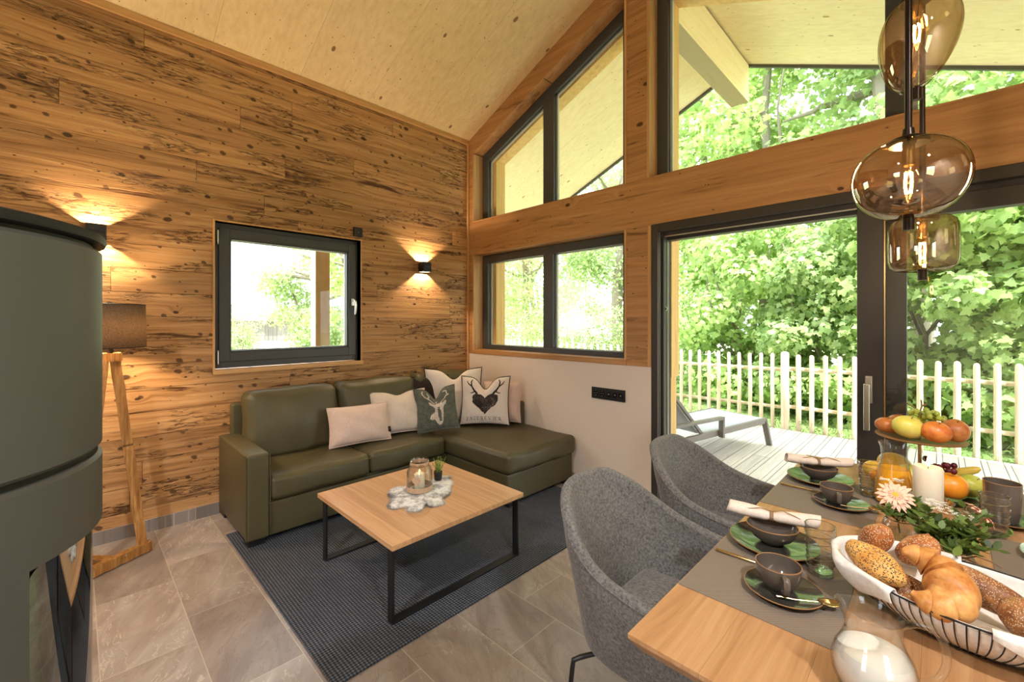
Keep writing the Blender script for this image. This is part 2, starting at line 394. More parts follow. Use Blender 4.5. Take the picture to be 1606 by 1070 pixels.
M['smoke'], _sg, _g = thin_glass('smoked_mirror_glass', (.78, .67, .54), .27, -.08, (.40, .33, .25), 0., 3.)
_sg.inputs[0].default_value = (.90, .78, .64, 1)

def leather():
    g = G('olive_leather'); co = g.coord()
    n1 = g.noise(co, 3., 3.); v = g.vor(co, 420.)['Distance']; n2 = g.noise(co, 9., 4., .6, .8)
    c = g.mix(n1, lin((72, 66, 42)), lin((86, 80, 54)))
    h = g.math('ADD', g.math('MULTIPLY', v, .12), g.math('MULTIPLY', n2, 1.))
    return g.bsdf(c, g.math('ADD', .43, g.math('MULTIPLY', n1, .1)), 0., g.bump(h, .22, .008), .5)
M['leather'] = leather()
def weave(name, a, b, sc=350., rough=.9, bump=.5, blot=.3, sheen=.2):
    g = G(name); co = g.coord(); n1 = g.noise(co, sc, 3., .7); n2 = g.noise(co, 14., 4., .6); n3 = g.noise(co, sc*.25, 2.)
    f = g.math('ADD', g.math('MULTIPLY', n1, .5), g.math('ADD', g.math('MULTIPLY', n2, blot), g.math('MULTIPLY', n3, .5-blot)))
    c = g.ramp(f, [(.36, lin(a)), (.64, lin(b))])
    return g.bsdf(c, rough, 0., g.bump(n1, bump, .0015), .15, Sheen_Weight=sheen)
M['chairfab'] = weave('grey_chair_fabric', (66, 66, 68), (140, 138, 136), 420., .9, .5, .10)
M['cream'] = weave('cream_cushion_cloth', (206, 190, 176), (226, 212, 200), 260., .85, .25, .2)
M['cream2'] = weave('warm_white_cushion_cloth', (214, 202, 192), (232, 222, 212), 260., .85, .25, .2)
M['pinkish'] = weave('pale_rose_cushion_cloth', (204, 178, 164), (222, 198, 184), 260., .85, .25, .2)
M['darkcush'] = weave('dark_brown_cushion_cloth', (34, 27, 22), (54, 44, 36), 260., .9, .3, .2)
M['greycush'] = weave('slate_green_cushion_cloth', (72, 76, 68), (112, 114, 102), 90., .9, .3, .2)
M['printwhite'] = weave('pale_stag_print', (176, 162, 146), (226, 216, 200), 60., .9, .2, .3)
M['printblack'] = weave('dark_print_ink', (24, 22, 22), (64, 56, 50), 120., .9, .1, .2)
M['napkin'] = weave('off_white_napkin_cloth', (218, 200, 186), (238, 226, 216), 300., .85, .25, .2)
M['cloth'] = weave('white_basket_cloth', (214, 210, 206), (240, 238, 234), 90., .8, .2, .3)
M['twine'] = plain('jute_twine', (150, 116, 84), .9, bump=.6, bscale=900.)
M['felt'] = weave('beige_felt_band', (170, 138, 110), (204, 174, 146), 300., .9, .3, .2)

def heart_fur():
    g = G('dark_fur_heart_print'); co = g.coord()
    n = g.noise(g.vm('MULTIPLY', co, (90., 90., 260.)), 1., 3., .7, .6); n2 = g.noise(co, 14., 2.)
    f = g.math('ADD', g.math('MULTIPLY', n, .65), g.math('MULTIPLY', n2, .35))
    return g.bsdf(g.ramp(f, [(.42, lin((26, 22, 24))), (.56, lin((62, 54, 50))), (.66, lin((178, 160, 142)))]), .95)
M['heart'] = heart_fur()

def rug():
    g = G('blue_grey_woven_rug'); s = g.sep(g.coord())
    k = 2*PI/.021
    a = g.math('SINE', g.math('MULTIPLY', g.math('ADD', s[0], s[1]), k*.7)); b = g.math('SINE', g.math('MULTIPLY', g.math('SUBTRACT', s[0], s[1]), k*.7))
    w = g.math('MULTIPLY', a, b); n = g.noise(g.coord(), 160., 3.); n2 = g.noise(g.comb(g.math('MULTIPLY', s[0], 2.), g.math('MULTIPLY', s[1], 14.), 0.), 1.5, 3.)
    f = g.math('ADD', g.math('MULTIPLY', g.math('ADD', w, 1.), .28), g.math('MULTIPLY', n, .44))
    c = g.ramp(f, [(.25, lin((38, 41, 50))), (.55, lin((82, 87, 98))), (.8, lin((136, 140, 148)))])
    c = g.mix(g.math('MULTIPLY', n2, .35), c, lin((44, 46, 54)))
    return g.bsdf(c, .92, 0., g.bump(g.math('ADD', w, g.math('MULTIPLY', n, .5)), .7, .004), .15)
M['rug'] = rug()
def placemat():
    g = G('woven_taupe_placemat'); s = g.sep(g.coord()); k = 2*PI/.0042
    w = g.math('MULTIPLY', g.math('SINE', g.math('MULTIPLY', s[0], k)), g.math('SINE', g.math('MULTIPLY', s[1], k)))
    c = g.ramp(g.math('ADD', .5, g.math('MULTIPLY', w, .5)), [(.2, lin((84, 74, 66))), (.8, lin((160, 146, 132)))])
    return g.bsdf(c, .6, 0., g.bump(w, .4, .001), .3)
M['mat'] = placemat()
def glaze(name, a, b, rim=(150, 110, 70)):
    g = G(name); n = g.noise(g.coord(), 30., 3.)
    return g.bsdf(g.mix(n, lin(a), lin(b)), .12, 0., None, .7, Coat_Weight=.6)
M['taupe'] = glaze('taupe_glazed_stoneware', (84, 76, 70), (102, 93, 86))
M['plateglaze'] = glaze('dark_glazed_plate', (56, 54, 50), (74, 72, 66))
M['rimglaze'] = plain('brown_unglazed_rim', (150, 112, 74), .4)
M['blueplate'] = glaze('pale_blue_glazed_plate', (168, 186, 190), (196, 208, 210))
M['wax'] = plain('ivory_candle_wax', (238, 228, 206), .45, Subsurface_Weight=.3, Subsurface_Scale=.02)
M['flame'] = emit('candle_flame', (1., .62, .22), 7.)
M['bulb'] = emit('glowing_filament', (1., .66, .30), 60.)
M['bulbglow'], _, _ = thin_glass('amber_bulb_glass', (1., .9, .72), .05, .5, (.9, .7, .4))
M['shade'] = None
def shade_mat():
    g = G('grey_brown_linen_shade'); co = g.coord(); n = g.noise(co, 260., 3., .7)
    c = g.ramp(n, [(.35, lin((92, 78, 64))), (.65, lin((146, 128, 108)))])
    d = g.n('ShaderNodeBsdfDiffuse'); g.put(d.inputs[0], c); t = g.n('ShaderNodeBsdfTranslucent'); g.put(t.inputs[0], c)
    mx = g.n('ShaderNodeMixShader'); mx.inputs[0].default_value = .45
    g.nt.links.new(d.outputs[0], mx.inputs[1]); g.nt.links.new(t.outputs[0], mx.inputs[2]); g.nt.links.new(mx.outputs[0], g.out.inputs[0]); return g.m
M['shade'] = shade_mat()
def foliage(name, a, b, tr=.45):
    g = G(name); geo = g.n('ShaderNodeNewGeometry'); rn = geo.outputs['Random Per Island']
    c = g.ramp(rn, [(.0, lin(a)), (1., lin(b))])
    d = g.n('ShaderNodeBsdfPrincipled'); g.put(d.inputs['Base Color'], c); d.inputs['Roughness'].default_value = .5
    t = g.n('ShaderNodeBsdfTranslucent'); g.put(t.inputs[0], g.mix(.3, c, (.75, .9, .2, 1)))
    mx = g.n('ShaderNodeMixShader'); mx.inputs[0].default_value = tr
    g.nt.links.new(d.outputs[0], mx.inputs[1]); g.nt.links.new(t.outputs[0], mx.inputs[2]); g.nt.links.new(mx.outputs[0], g.out.inputs[0]); return g.m
M['leafA'] = foliage('bright_maple_leaves', (120, 156, 82), (206, 228, 158))
M['leafB'] = foliage('mid_green_leaves', (110, 144, 84), (192, 214, 152))
M['leafC'] = foliage('grey_green_leaves', (112, 138, 96), (190, 206, 160))
M['leafD'] = foliage('sprig_leaves', (42, 66, 26), (106, 132, 58), .2)
M['leafE'] = foliage('small_succulent_leaves', (86, 122, 40), (150, 180, 82), .3)
M['bark'] = plain('grey_bark', (132, 124, 112), .9, bump=.9, bscale=24., var=.25)
M['lawn'] = plain('glare_toned_meadow', (214, 216, 176), .9, bump=.4, bscale=60., var=.2)  # green lawn coloured pale, its sunlit glare put into the base colour
M['soil'] = plain('green_ground_cover', (112, 138, 78), .9, bump=.6, bscale=40., var=.35)
M['grass'] = foliage('grass_blades', (120, 150, 70), (190, 206, 130), .4)
M['pine'] = foliage('low_ground_plants', (96, 130, 60), (170, 196, 116), .4)
M['sling'] = plain('pale_grey_sling_fabric', (188, 192, 200), .6, bump=.2, bscale=500.)
M['loungeframe'] = plain('warm_grey_powder_coat', (122, 116, 110), .45)
M['petal'] = plain('peach_gerbera_petal', (244, 196, 172), .6, var=.12)
M['petalw'] = plain('white_small_petals', (238, 234, 224), .6)
M['yellowc'] = plain('yellow_flower_centre', (206, 172, 70), .7)
M['milk'] = plain('white_milk', (244, 238, 228), .25)
M['juice'] = plain('orange_juice', (255, 178, 30), .35)
def fruit(name, a, b, spots=None, rough=.35, sc=8.):
    g = G(name); co = g.coord(); n = g.noise(co, sc, 4., .6)
    c = g.ramp(n, [(.35, lin(a)), (.62, lin(b))])
    if spots: c = g.mix(g.math('MULTIPLY', g.ss(g.vor(co, 220.)['Distance'], .22, .1), .5), c, lin(spots))
    return g.bsdf(c, rough, 0., g.bump(g.noise(co, 300., 2.), .12, .001), .5, Subsurface_Weight=.08, Subsurface_Scale=.01)
M['fr_yellow'] = fruit('yellow_green_apple_skin', (208, 200, 84), (226, 214, 110), (180, 176, 80))
M['fr_red'] = fruit('red_orange_apple_skin', (196, 98, 44), (226, 142, 66), (232, 190, 110), .35, 30.)
M['fr_brown'] = fruit('russet_apple_skin', (168, 92, 50), (206, 138, 72), (220, 180, 110), .4, 22.)
M['fr_orange'] = fruit('orange_peel', (238, 142, 30), (246, 164, 48), (226, 128, 20))
M['fr_lemon'] = fruit('lemon_yellow_peel', (228, 176, 50), (240, 200, 84))
M['fr_pear'] = fruit('green_pear_skin', (168, 178, 62), (206, 206, 96), (140, 140, 60))
M['fr_banana'] = fruit('banana_peel', (214, 176, 60), (228, 196, 90))
M['fr_kiwi'] = fruit('brown_orange_persimmon_skin', (170, 98, 44), (200, 128, 66))
M['gr_green'] = plain('green_grape_skin', (164, 178, 76), .2, Subsurface_Weight=.3, Subsurface_Scale=.01)
M['gr_red'] = plain('red_grape_skin', (98, 26, 36), .2, Subsurface_Weight=.2, Subsurface_Scale=.008)
M['stem'] = plain('brown_grape_stem', (128, 104, 70), .8)
def bread(name, a, b, seed=None, seedcol=(40, 36, 38), dens=.5, sc=240.):
    g = G(name); co = g.coord(); n = g.noise(co, 26., 4., .6)
    c = g.ramp(n, [(.35, lin(a)), (.65, lin(b))]); h = n
    if seed:
        v = g.vor(co, sc); m = g.math('MULTIPLY', g.ss(v['Distance'], .42, .26), g.ss(g.noise(co, 30., 3.), .5-dens*.35, .56-dens*.2))
        c = g.mix(m, c, lin(seedcol)); h = g.math('ADD', n, m)
    return g.bsdf(c, .45, 0., g.bump(h, .6, .003), .4)
M['croissant'] = bread('golden_croissant_crust', (176, 108, 48), (226, 172, 104))
M['poppy'] = bread('poppy_seed_crust', (206, 142, 66), (230, 180, 104), True, (52, 46, 52), 1.0, 260.)
M['sesame'] = bread('sesame_seed_crust', (150, 84, 36), (196, 120, 60), True, (232, 206, 170), .9, 260.)
M['darkroll'] = bread('dark_seeded_crust', (112, 66, 36), (176, 118, 68), True, (214, 190, 160), .5, 300.)
def furm():
    g = G('grey_white_rabbit_fur'); co = g.coord(); n = g.noise(co, 11., 4., .65); n2 = g.noise(co, 260., 3., .7)
    f = g.math('ADD', g.math('MULTIPLY', n, .7), g.math('MULTIPLY', n2, .3))
    c = g.ramp(f, [(.39, lin((84, 82, 82))), (.48, lin((176, 172, 170))), (.55, lin((246, 244, 240)))])
    return g.bsdf(c, .95, 0., g.bump(n2, .8, .006), .1, Sheen_Weight=.4)
M['fur'] = furm()
# ------------------------------------------------------------------ room shell
SL = .427; Z0 = 3.54; RX = 2.22; XR = 6.0; YB = -7.0
def roof(x): return Z0+SL*x if x <= RX else Z0+SL*(2*RX-x)
struct(MB().box(0, XR, YB, .02, -.12, 0), 'floor', M['tile'], smooth=False)
# left wall with its window opening (y -2.467..-1.312, z 1.078..2.212)
w = MB(); T = .32
w.box(-T, 0, YB, -2.467, 0, Z0-.012); w.box(-T, 0, -1.312, 0, 0, Z0-.012)
w.box(-T, 0, -2.467, -1.312, 0, 1.078); w.box(-T, 0, -2.467, -1.312, 2.214, Z0-.012)
struct(w, 'wall_left', M['wall'], smooth=False)
w = MB(); w.box(0, .02, YB, 0, Z0-.045, Z0+.004)
struct(w, 'trim_1', M['trimy'], smooth=False)
struct(MB().box(0, .016, -3.7, -2.44, 0, .085).box(0, .012, YB, -3.7, 0, .085), 'baseboard_left', M['skirt_l'], smooth=False)
struct(MB().box(1.3, 2.25, -.014, 0, 0, .072), 'baseboard_back', M['skirt_b'], smooth=False)
# ceiling: two slopes, running out over the gable as an overhang
YE = 2.3; TH = .16
c = MB(); c.prism([(-.0, Z0), (RX, roof(RX)), (RX, roof(RX)+TH), (-.0, Z0+TH)], 'y', YB, 0)
c.prism([(RX, roof(RX)), (XR, roof(XR)), (XR, roof(XR)+TH), (RX, roof(RX)+TH)], 'y', YB, 0)
struct(c, 'ceiling', M['ceil'], smooth=False)
c = MB(); xe = -1.25
c.prism([(xe, Z0+SL*xe), (RX, roof(RX)), (RX, roof(RX)+TH), (xe, Z0+SL*xe+TH)], 'y', .001, YE)
c.prism([(xe, Z0+SL*xe), (-.001, Z0), (-.001, Z0+TH), (xe, Z0+SL*xe+TH)], 'y', YB, 0)
c.prism([(RX, roof(RX)), (XR+1, roof(XR+1)), (XR+1, roof(XR+1)+TH), (RX, roof(RX)+TH)], 'y', .001, YE)
struct(c, 'trim_2', M['soffit'], smooth=False)
c = MB()   # dark roof-edge sheet and covering
c.prism([(xe-.05, Z0+SL*(xe-.05)-.035), (RX, roof(RX)-.035), (RX, roof(RX)+TH+.03), (xe-.05, Z0+SL*(xe-.05)+TH+.03)], 'y', YE, YE+.03)
c.prism([(RX, roof(RX)-.035), (XR+1, roof(XR+1)-.035), (XR+1, roof(XR+1)+TH+.03), (RX, roof(RX)+TH+.03)], 'y', YE, YE+.03)
struct(c, 'trim_3', M['dark'], smooth=False)
c = MB(); t2 = TH+.004
c.prism([(xe-.05, Z0+SL*(xe-.05)+t2), (RX, roof(RX)+t2), (RX, roof(RX)+t2+.05), (xe-.05, Z0+SL*(xe-.05)+t2+.05)], 'y', YB, YE+.03)
c.prism([(RX, roof(RX)+t2), (XR+1, roof(XR+1)+t2), (XR+1, roof(XR+1)+t2+.05), (RX, roof(RX)+t2+.05)], 'y', YB, YE+.03)
struct(c, 'roof', M['dark'], smooth=False)
rb = struct(MB().box(2.125, 2.315, .34, 2.29, 4.0, 4.43), 'trim_4', M['outy'], smooth=False, bevel=.004)

# gable wall: plaster below, oiled boards above
D1, D2 = .20, .34
xr2 = 4.95
w = MB(); w.box(0, 2.264, 0, D2, 0, 1.088); w.box(xr2+.02, XR, .0, D2, 0, 2.214)
struct(w, 'wall_back', M['plaster'], smooth=False)
def P3(poly, y0, y1, mb): return mb.prism(poly, 'y', y0, y1)
b = MB(); b.box(0, XR, 0, D1, 2.214, 2.594)
struct(b, 'trim_5', M['beamx'], smooth=False, bevel=.002)
b = MB()
b.box(0, .10, .001, D1, 1.09, 2.212); b.box(0, .10, .001, D1, 2.596, roof(.05)-.2)
b.box(2.034, 2.247, .001, D1, 1.09, 2.212); b.box(2.034, 2.247, .001, D1, 2.596, 4.47)
P3([(4.9, 2.596), (XR, 2.596), (XR, roof(XR)), (4.9, roof(4.9))], .001, D1, b)
struct(b, 'trim_6', M['postx'], smooth=False)
RH = .205
def topz(x): return roof(x)-RH
b = MB()
P3([(0, roof(0)-RH), (2.034, roof(2.034)-RH), (2.034, roof(2.034)+.01), (0, roof(0)+.01)], .0, D1, b)
P3([(2.247, roof(2.247)-RH), (4.9, roof(4.9)-RH), (4.9, roof(4.9)+.01), (2.247, roof(2.247)+.01)], .0, D1, b)
struct(b, 'trim_7', M['beamx'], smooth=False, bevel=.012)
# reveal linings and narrow edge strips
b = MB(); e = .018
for x in (.10, 2.247):
    b.box(x-e, x+.003, -.004, .135, 2.596, roof(x)-RH-.01)
b.box(2.03-.003, 2.03+e, -.004, .135, 2.596, roof(2.03)-RH); b.box(.10-e, .103, -.004, .135, 1.12, 2.213)
b.box(2.027, 2.03+e, -.004, .135, 1.09, 2.213); b.box(2.247-e*.6, 2.264, -.004, .02, 1.09, 2.213)
struct(b, 'trim_8', M['trimz'], smooth=False, bevel=.002)
b = MB(); b.box(.10-e, 2.03+e, -.006, .135, 1.088, 1.136)
b.box(.10-e, 2.03+e, -.004, .135, 2.588, 2.599); b.box(2.247-e, 4.9, -.004, .135, 2.588, 2.599)
struct(b, 'trim_9', M['trimx'], smooth=False, bevel=.002)
struct(MB().box(0, .022, -.022, 0, .6, roof(0)-.03), 'trim_10', M['trimz'], smooth=False, bevel=.004)
# outer leaf in pale spruce, openings a little narrower than the frames
b = MB()
b.box(-T, .262, D1, D2, -.2, Z0-.01); b.box(1.95, 2.34, D1, D2, 1.0, 4.4); b.box(.262, 2.264, D1+.001, D2, -.2, 1.10)
b.box(2.264, 2.335, D1+.002, D2-.04, -.1, 2.16)
b.box(.262, 1.95, D1+.001, D2, 2.16, 2.56); b.box(1.95, XR, D1+.002, D2-.001, 2.14, 2.57); b.box(xr2+.03, XR, D1, D2, -.2, 2.14)
P3([(.262, topz(.262)-.16), (1.95, topz(1.95)-.16), (1.95, roof(1.95)-.002), (.262, roof(.262)-.002)], D1, D2, b)
P3([(2.34, topz(2.34)-.16), (5.0, topz(5.0)-.16), (5.0, roof(5.0)-.002), (2.34, roof(2.34)-.002)], D1, D2, b)
P3([(5.0, 2.57), (XR, 2.57), (XR, roof(XR)-.002), (5.0, roof(5.0)-.002)], D1, D2, b)
struct(b, 'trim_11', M['outz'], smooth=False)
# remaining room: right wall with a window, rear wall with two windows (all behind the photographer)
w = MB()
for (y0, y1, z0, z1) in ((YB, -5.2, 0, 3.0), (-3.6, D2, 0, 3.0), (-5.2, -3.6, 0, .9), (-5.2, -3.6, 2.2, 3.0)): w.box(XR, XR+.2, y0, y1, z0, z1)
struct(w, 'wall_right', M['plaster'], smooth=False)
w = MB()
for (x0, x1, z0, z1) in ((-.3, 1.2, 0, 3.0), (2.6, 3.9, 0, 3.0), (5.3, XR+.2, 0, 3.0), (1.2, 2.6, 0, .9), (3.9, 5.3, 0, 3.0), (1.2, 2.6, 2.2, 3.0)):
    w.box(x0, x1, YB-.2, YB, z0, z1)
P3([(-.3, 3.0), (XR+.2, 3.0), (XR+.2, roof(XR)), (RX, roof(RX)+.1), (-.3, Z0)], YB-.2, YB, w)
struct(w, 'wall_rear', M['plaster'], smooth=False)

# ------------------------------------------------------------------ windows
def pane(mb, x0, x1, y, z0, z1): return mb.box(x0, x1, y-.004, y+.004, z0, z1)
FY0, FY1 = .13, .20
# window_1: tilt window in the left wall
def window_left():
    w = thing('window_1', None, None, (-.1, -1.89, 1.65)); w['kind'] = 'structure'
    y0, y1, z0, z1 = -2.467, -1.312, 1.078, 2.214; X0 = -.05
    def ring(mb, a0, a1, b0, b1, t, x0, x1, tb=None):
        tb = tb or t
        mb.box(x0, x1, a0, a0+t, b0, b1); mb.box(x0, x1, a1-t, a1, b0, b1)
        mb.box(x0, x1, a0+t, a1-t, b0, b0+tb); mb.box(x0, x1, a0+t, a1-t, b1-t, b1); return mb
    fr = ring(MB(), y0, y1, z0+.012, z1, .045, -.13, X0-.015, .055).build('window_frame', M['dark'], w, False, bevel=.003); fr['kind'] = 'structure'
    sa = MB(); ring(sa, y0+.035, y1-.02, z0+.06, z1-.035, .072, -.12, X0); ring(sa, y0+.105, y1-.09, z0+.13, z1-.105, .016, -.115, X0-.012)
    sa.build('window_sash', M['dark'], w, False, bevel=.004)
    MB().box(-.105, -.097, y0+.11, y1-.10, z0+.13, z1-.11).build('pane', M['glass'], w, False)
    bd = ring(MB(), y0+.12, y1-.103, z0+.145, z1-.12, .006, -.12, -.10).build('glazing_bead', M['bead'], w, False)
    for zc in (2.10, 1.175):
        h = MB(); h.tube([(X0+.006, y0+.027, zc-.045), (X0+.006, y0+.027, zc+.045)], .0075, 10); h.sph((X0+.006, y0+.027, zc-.05), .0085, 10, 6); h.sph((X0+.006, y0+.027, zc+.05), .008, 10, 6)
        tag(h.build('hinge', M['alu'], w), 'bright metal hinge cover')
    h = MB(); yc = y1-.055; h.rbox(X0, X0+.012, yc-.014, yc+.014, 1.60, 1.67, .005, 2)
    h.tube([(X0+.01, yc, 1.65), (X0+.045, yc, 1.652), (X0+.055, yc+.004, 1.64), (X0+.056, yc+.006, 1.60), (X0+.05, yc+.006, 1.545), (X0+.046, yc+.004, 1.52)], [.009, .009, .010, .010, .009, .007], 10)
    tag(h.build('window_handle', M['alu'], w), 'bright metal tilt handle')
    l = MB(); l.box(-.05, .012, y0-.014, y0, z0-.028, z1+.012); l.box(-.16, .005, y1, y1+.012, z0, z1+.012)
    l.box(-.16, .012, y0, y1+.012, z1, z1+.012)
    tag(l.build('lining', M['trimz'], w, False, bevel=.002), 'oiled wood edge strip')
    s = MB(); s.box(-.05, .022, y0-.014, y1+.02, z0-.028, z0+.006)
    tag(s.build('sill', M['trimy'], w, False, bevel=.003), 'oiled wood sill board')
    return w
window_left()
def window_low():
    w = thing('window_2', None, None, (1.07, .16, 1.65)); w['kind'] = 'structure'
    x0, x1, z0, z1 = .104, 2.028, 1.136, 2.212; a = .09
    m = MB(); m.box(x0, x0+a, FY0, FY1, z0, z1); m.box(x1-a, x1, FY0, FY1, z0, z1); m.box(x0+a, x1-a, FY0, FY1, z0, z0+.05); m.box(x0+a, x1-a, FY0, FY1, z1-.085, z1)
    m.box(1.03, 1.155, FY0, FY1, z0+.05, z1-.085)
    m.build('window_frame', M['dark'], w, False, bevel=.004)
    for (p, q) in ((x0+a, 1.03), (1.155, x1-a)):
        g = MB(); pane(g, p, q, .165, z0+.05, z1-.085); g.build('pane', M['glass'], w, False)
        b = MB(); b.box(p, p+.02, .175, .2, z0+.05, z1-.085); b.box(p, q, .175, .2, z1-.092, z1-.085); b.box(p, q, .175, .2, z0+.05, z0+.056)
        b.build('glazing_bead', M['bead'], w, False)
window_low()
def window_up(name, x0, x1, xm, loc, mull):
    w = thing(name, None, None, loc); w['kind'] = 'structure'
    z0 = 2.599; a = .09; tk = .115
    m = MB(); tz = lambda x: topz(x)
    m.prism([(x0, z0), (x0+a, z0), (x0+a, tz(x0+a)), (x0, tz(x0))], 'y', FY0, FY1)
    m.prism([(x1-a, z0), (x1, z0), (x1, tz(x1)), (x1-a, tz(x1-a))], 'y', FY0, FY1)
    m.prism([(x0+a, tz(x0+a)-tk), (x1-a, tz(x1-a)-tk), (x1-a, tz(x1-a)), (x0+a, tz(x0+a))], 'y', FY0, FY1)
    m.box(x0+a, x1-a, FY0, FY1, z0, z0+.045)
    m.prism([(xm, z0+.045), (xm+mull, z0+.045), (xm+mull, tz(xm+mull)-tk), (xm, tz(xm)-tk)], 'y', FY0, FY1)
    m.build('window_frame', M['dark'], w, False, bevel=.004)
    for (p, q) in ((x0+a, xm), (xm+mull, x1-a)):
        g = MB(); g.prism([(p, z0+.045), (q, z0+.045), (q, tz(q)-tk), (p, tz(p)-tk)], 'y', .161, .169); g.build('pane', M['glass'], w, False)
        b = MB(); b.prism([(p, z0+.045), (p+.02, z0+.045), (p+.02, tz(p+.02)-tk), (p, tz(p)-tk)], 'y', .175, .2)
        b.prism([(p, tz(p)-tk-.02), (q, tz(q)-tk-.02), (q, tz(q)-tk), (p, tz(p)-tk)], 'y', .175, .2)
        b.build('glazing_bead', M['bead'], w, False)
window_up('window_3', .104, 2.028, 1.03, (1.07, .16, 3.1), .135)
window_up('window_4', 2.25, 4.898, 3.66, (3.5, .16, 3.2), .12)
# sliding door: frame, fixed panel, sash pushed open to the right
def sliding():
    w = thing('door_1', None, None, (3.6, .1, 0)); w['kind'] = 'structure'
    x0, x1 = 2.266, 4.95; zt = 2.222
    m = MB(); m.box(x0, x0+.052, .0, .06, 0, zt); m.box(x0, x0+.075, .06, .12, 0, zt-.05); m.box(x0, x0+.068, .12, .2, 0, zt-.05)
    m.box(x0+.052, x1-.052, .0, .06, 2.155, zt); m.box(x0+.075, x1-.05, .06, .12, 2.125, zt); m.box(x0+.07, x1-.05, .12, .2, 2.10, zt)
    m.box(x1-.06, x1, .0, .2, 0, zt)
    m.build('door_frame', M['dark2'], w, False, bevel=.003)
    t = MB(); t.box(x0+.0525, x0+.0575, .03, .034, .01, 2.155); t.box(x0+.068, x0+.081, .118, .128, .01, 2.10); t.box(x0+.08, x1-.1, .06, .066, 2.118, 2.126)
    t.box(x0, x1, .03, .04, .0, .012); t.box(x0, x1, .12, .13, .0, .012)
    tag(t.build('guide_rail', M['alu'], w, False), 'pale metal guide rail')
    k = MB(); k.box(x0+.06, x0+.09, .085, .1, 1.545, 1.56); k.box(x0+.07, x0+.08, .085, .1, 1.535, 1.57); tag(k.build('lock_keeper', M['alu'], w, False), 'small metal lock keeper')
    MB().box(x0-.0, x1, -.0, .3, -.06, .004).build('threshold', M['dark2'], w, False)
    f = MB(); fx = 3.655; f.box(fx, fx+.10, .125, .185, .01, 2.10); f.box(x1-.15, x1-.05, .125, .185, .01, 2.10); f.box(fx+.1, x1-.15, .125, .185, .01, .11); f.box(fx+.1, x1-.15, .125, .185, 2.04, 2.10)
    f.build('fixed_panel', M['dark2'], w, False, bevel=.003)
    MB().box(fx+.1, x1-.15, .15, .158, .11, 2.04).build('pane', M['glass'], w, False)
    s = MB(); sx = 3.54; s.box(sx, sx+.122, .045, .105, .015, 2.125); s.box(x1-.09, x1-.06, .045, .105, .015, 2.125); s.box(sx+.122, x1-.09, .045, .105, .015, .12); s.box(sx+.122, x1-.09, .045, .105, 2.03, 2.125)
    s.build('sliding_sash', M['dark2'], w, False, bevel=.003)
    MB().box(sx+.122, sx+.128, .04, .05, .12, 2.03).build('glazing_bead', M['brass'], w, False)
    MB().box(sx+.122, x1-.09, .07, .078, .12, 2.03).build('pane', M['glass'], w, False)
    h = MB(); h.rbox(3.578, 3.612, .033, .045, .975, 1.135, .005, 2); h.tube([(3.592, .045, 1.075), (3.592, -.01, 1.075)], .011, 12)
    h.rbox(3.576, 3.604, -.022, -.006, .825, 1.095, .006, 3)
    tag(h.build('door_handle', M['alu'], w, smooth=True), 'brushed metal lift handle')
sliding()
for nm, lc, bx in (('window_5', (XR+.1, -4.4, 1.5), (XR+.06, XR+.14, -5.2, -3.6, .9, 2.2)), ('window_6', (1.9, YB-.1, 1.5), (1.2, 2.6, YB-.14, YB-.06, .9, 2.2))):
    w = thing(nm, None, None, lc); w['kind'] = 'structure'; a, b_, c_, d_, e_, f_ = bx; t = .07; m = MB()
    if nm == 'window_5':
        m.box(a, b_, c_, c_+t, e_, f_); m.box(a, b_, d_-t, d_, e_, f_); m.box(a, b_, c_+t, d_-t, e_, e_+t); m.box(a, b_, c_+t, d_-t, f_-t, f_); g = MB().box(a+.03, a+.04, c_+t, d_-t, e_+t, f_-t)
    else:
        m.box(a, a+t, c_, d_, e_, f_); m.box(b_-t, b_, c_, d_, e_, f_); m.box(a+t, b_-t, c_, d_, e_, e_+t); m.box(a+t, b_-t, c_, d_, f_-t, f_); g = MB().box(a+t, b_-t, c_+.03, c_+.04, e_+t, f_-t)
    m.build('window_frame', M['dark'], w, False); g.build('pane', M['glass'], w, False)
# ------------------------------------------------------------------ fittings on the walls
def make_sconce():
    t = thing('wall_sconce', 'x', 'wall lamp', (0, 0, 0), 0, 'up and down wall lamps')
    m = MB(); a, b, h, k = .016, .108, .05, .004   # open top and bottom cube tube
    m.box(a, b, -.048, -.044, -h, h); m.box(a, b, .044, .048, -h, h); m.box(b-.004, b, -.044, .044, -h, h); m.box(a, a+.004, -.044, .044, -h, h)
    m.build('housing', M['black'], t, False, local=True, bevel=.0015)
    MB().box(0, .02, -.04, .04, -.04, .04).build('wall_bracket', M['black'], t, False, local=True)
    MB().box(.03, .11, -.04, .04, -.008, .008).build('lamp_insert', M['blackgl'], t, False, local=True)
    return t
SCONCES = [(-.635, 2.02), (-3.115, 2.02)]
sc0 = make_sconce(); sc0.location = (0, SCONCES[0][0], SCONCES[0][1]); sc0['label'] = 'black cube wall lamp between the square window and the room corner'
place(sc0, (0, SCONCES[1][0], SCONCES[1][1]), 0, 'black cube wall lamp above the floor lamp, half behind the stove')
t = thing('wall_switch', 'small black square wall control above the upper right corner of the square window', 'switch', (0, -1.347, 2.29))
MB().rbox(0, .028, -1.388, -1.305, 2.248, 2.332, .004, 2).build('housing', M['black'], t); MB().sph((.028, -1.347, 2.288), .004, 8, 6).build('indicator_light', M['bead'], t)
t = thing('socket_strip', 'long black multi socket plate on the cream wall right of the sofa', 'socket', (1.875, 0, .83))
MB().rbox(1.711, 2.038, -.012, 0, .782, .880, .003, 3).build('cover_plate', M['black'], t)
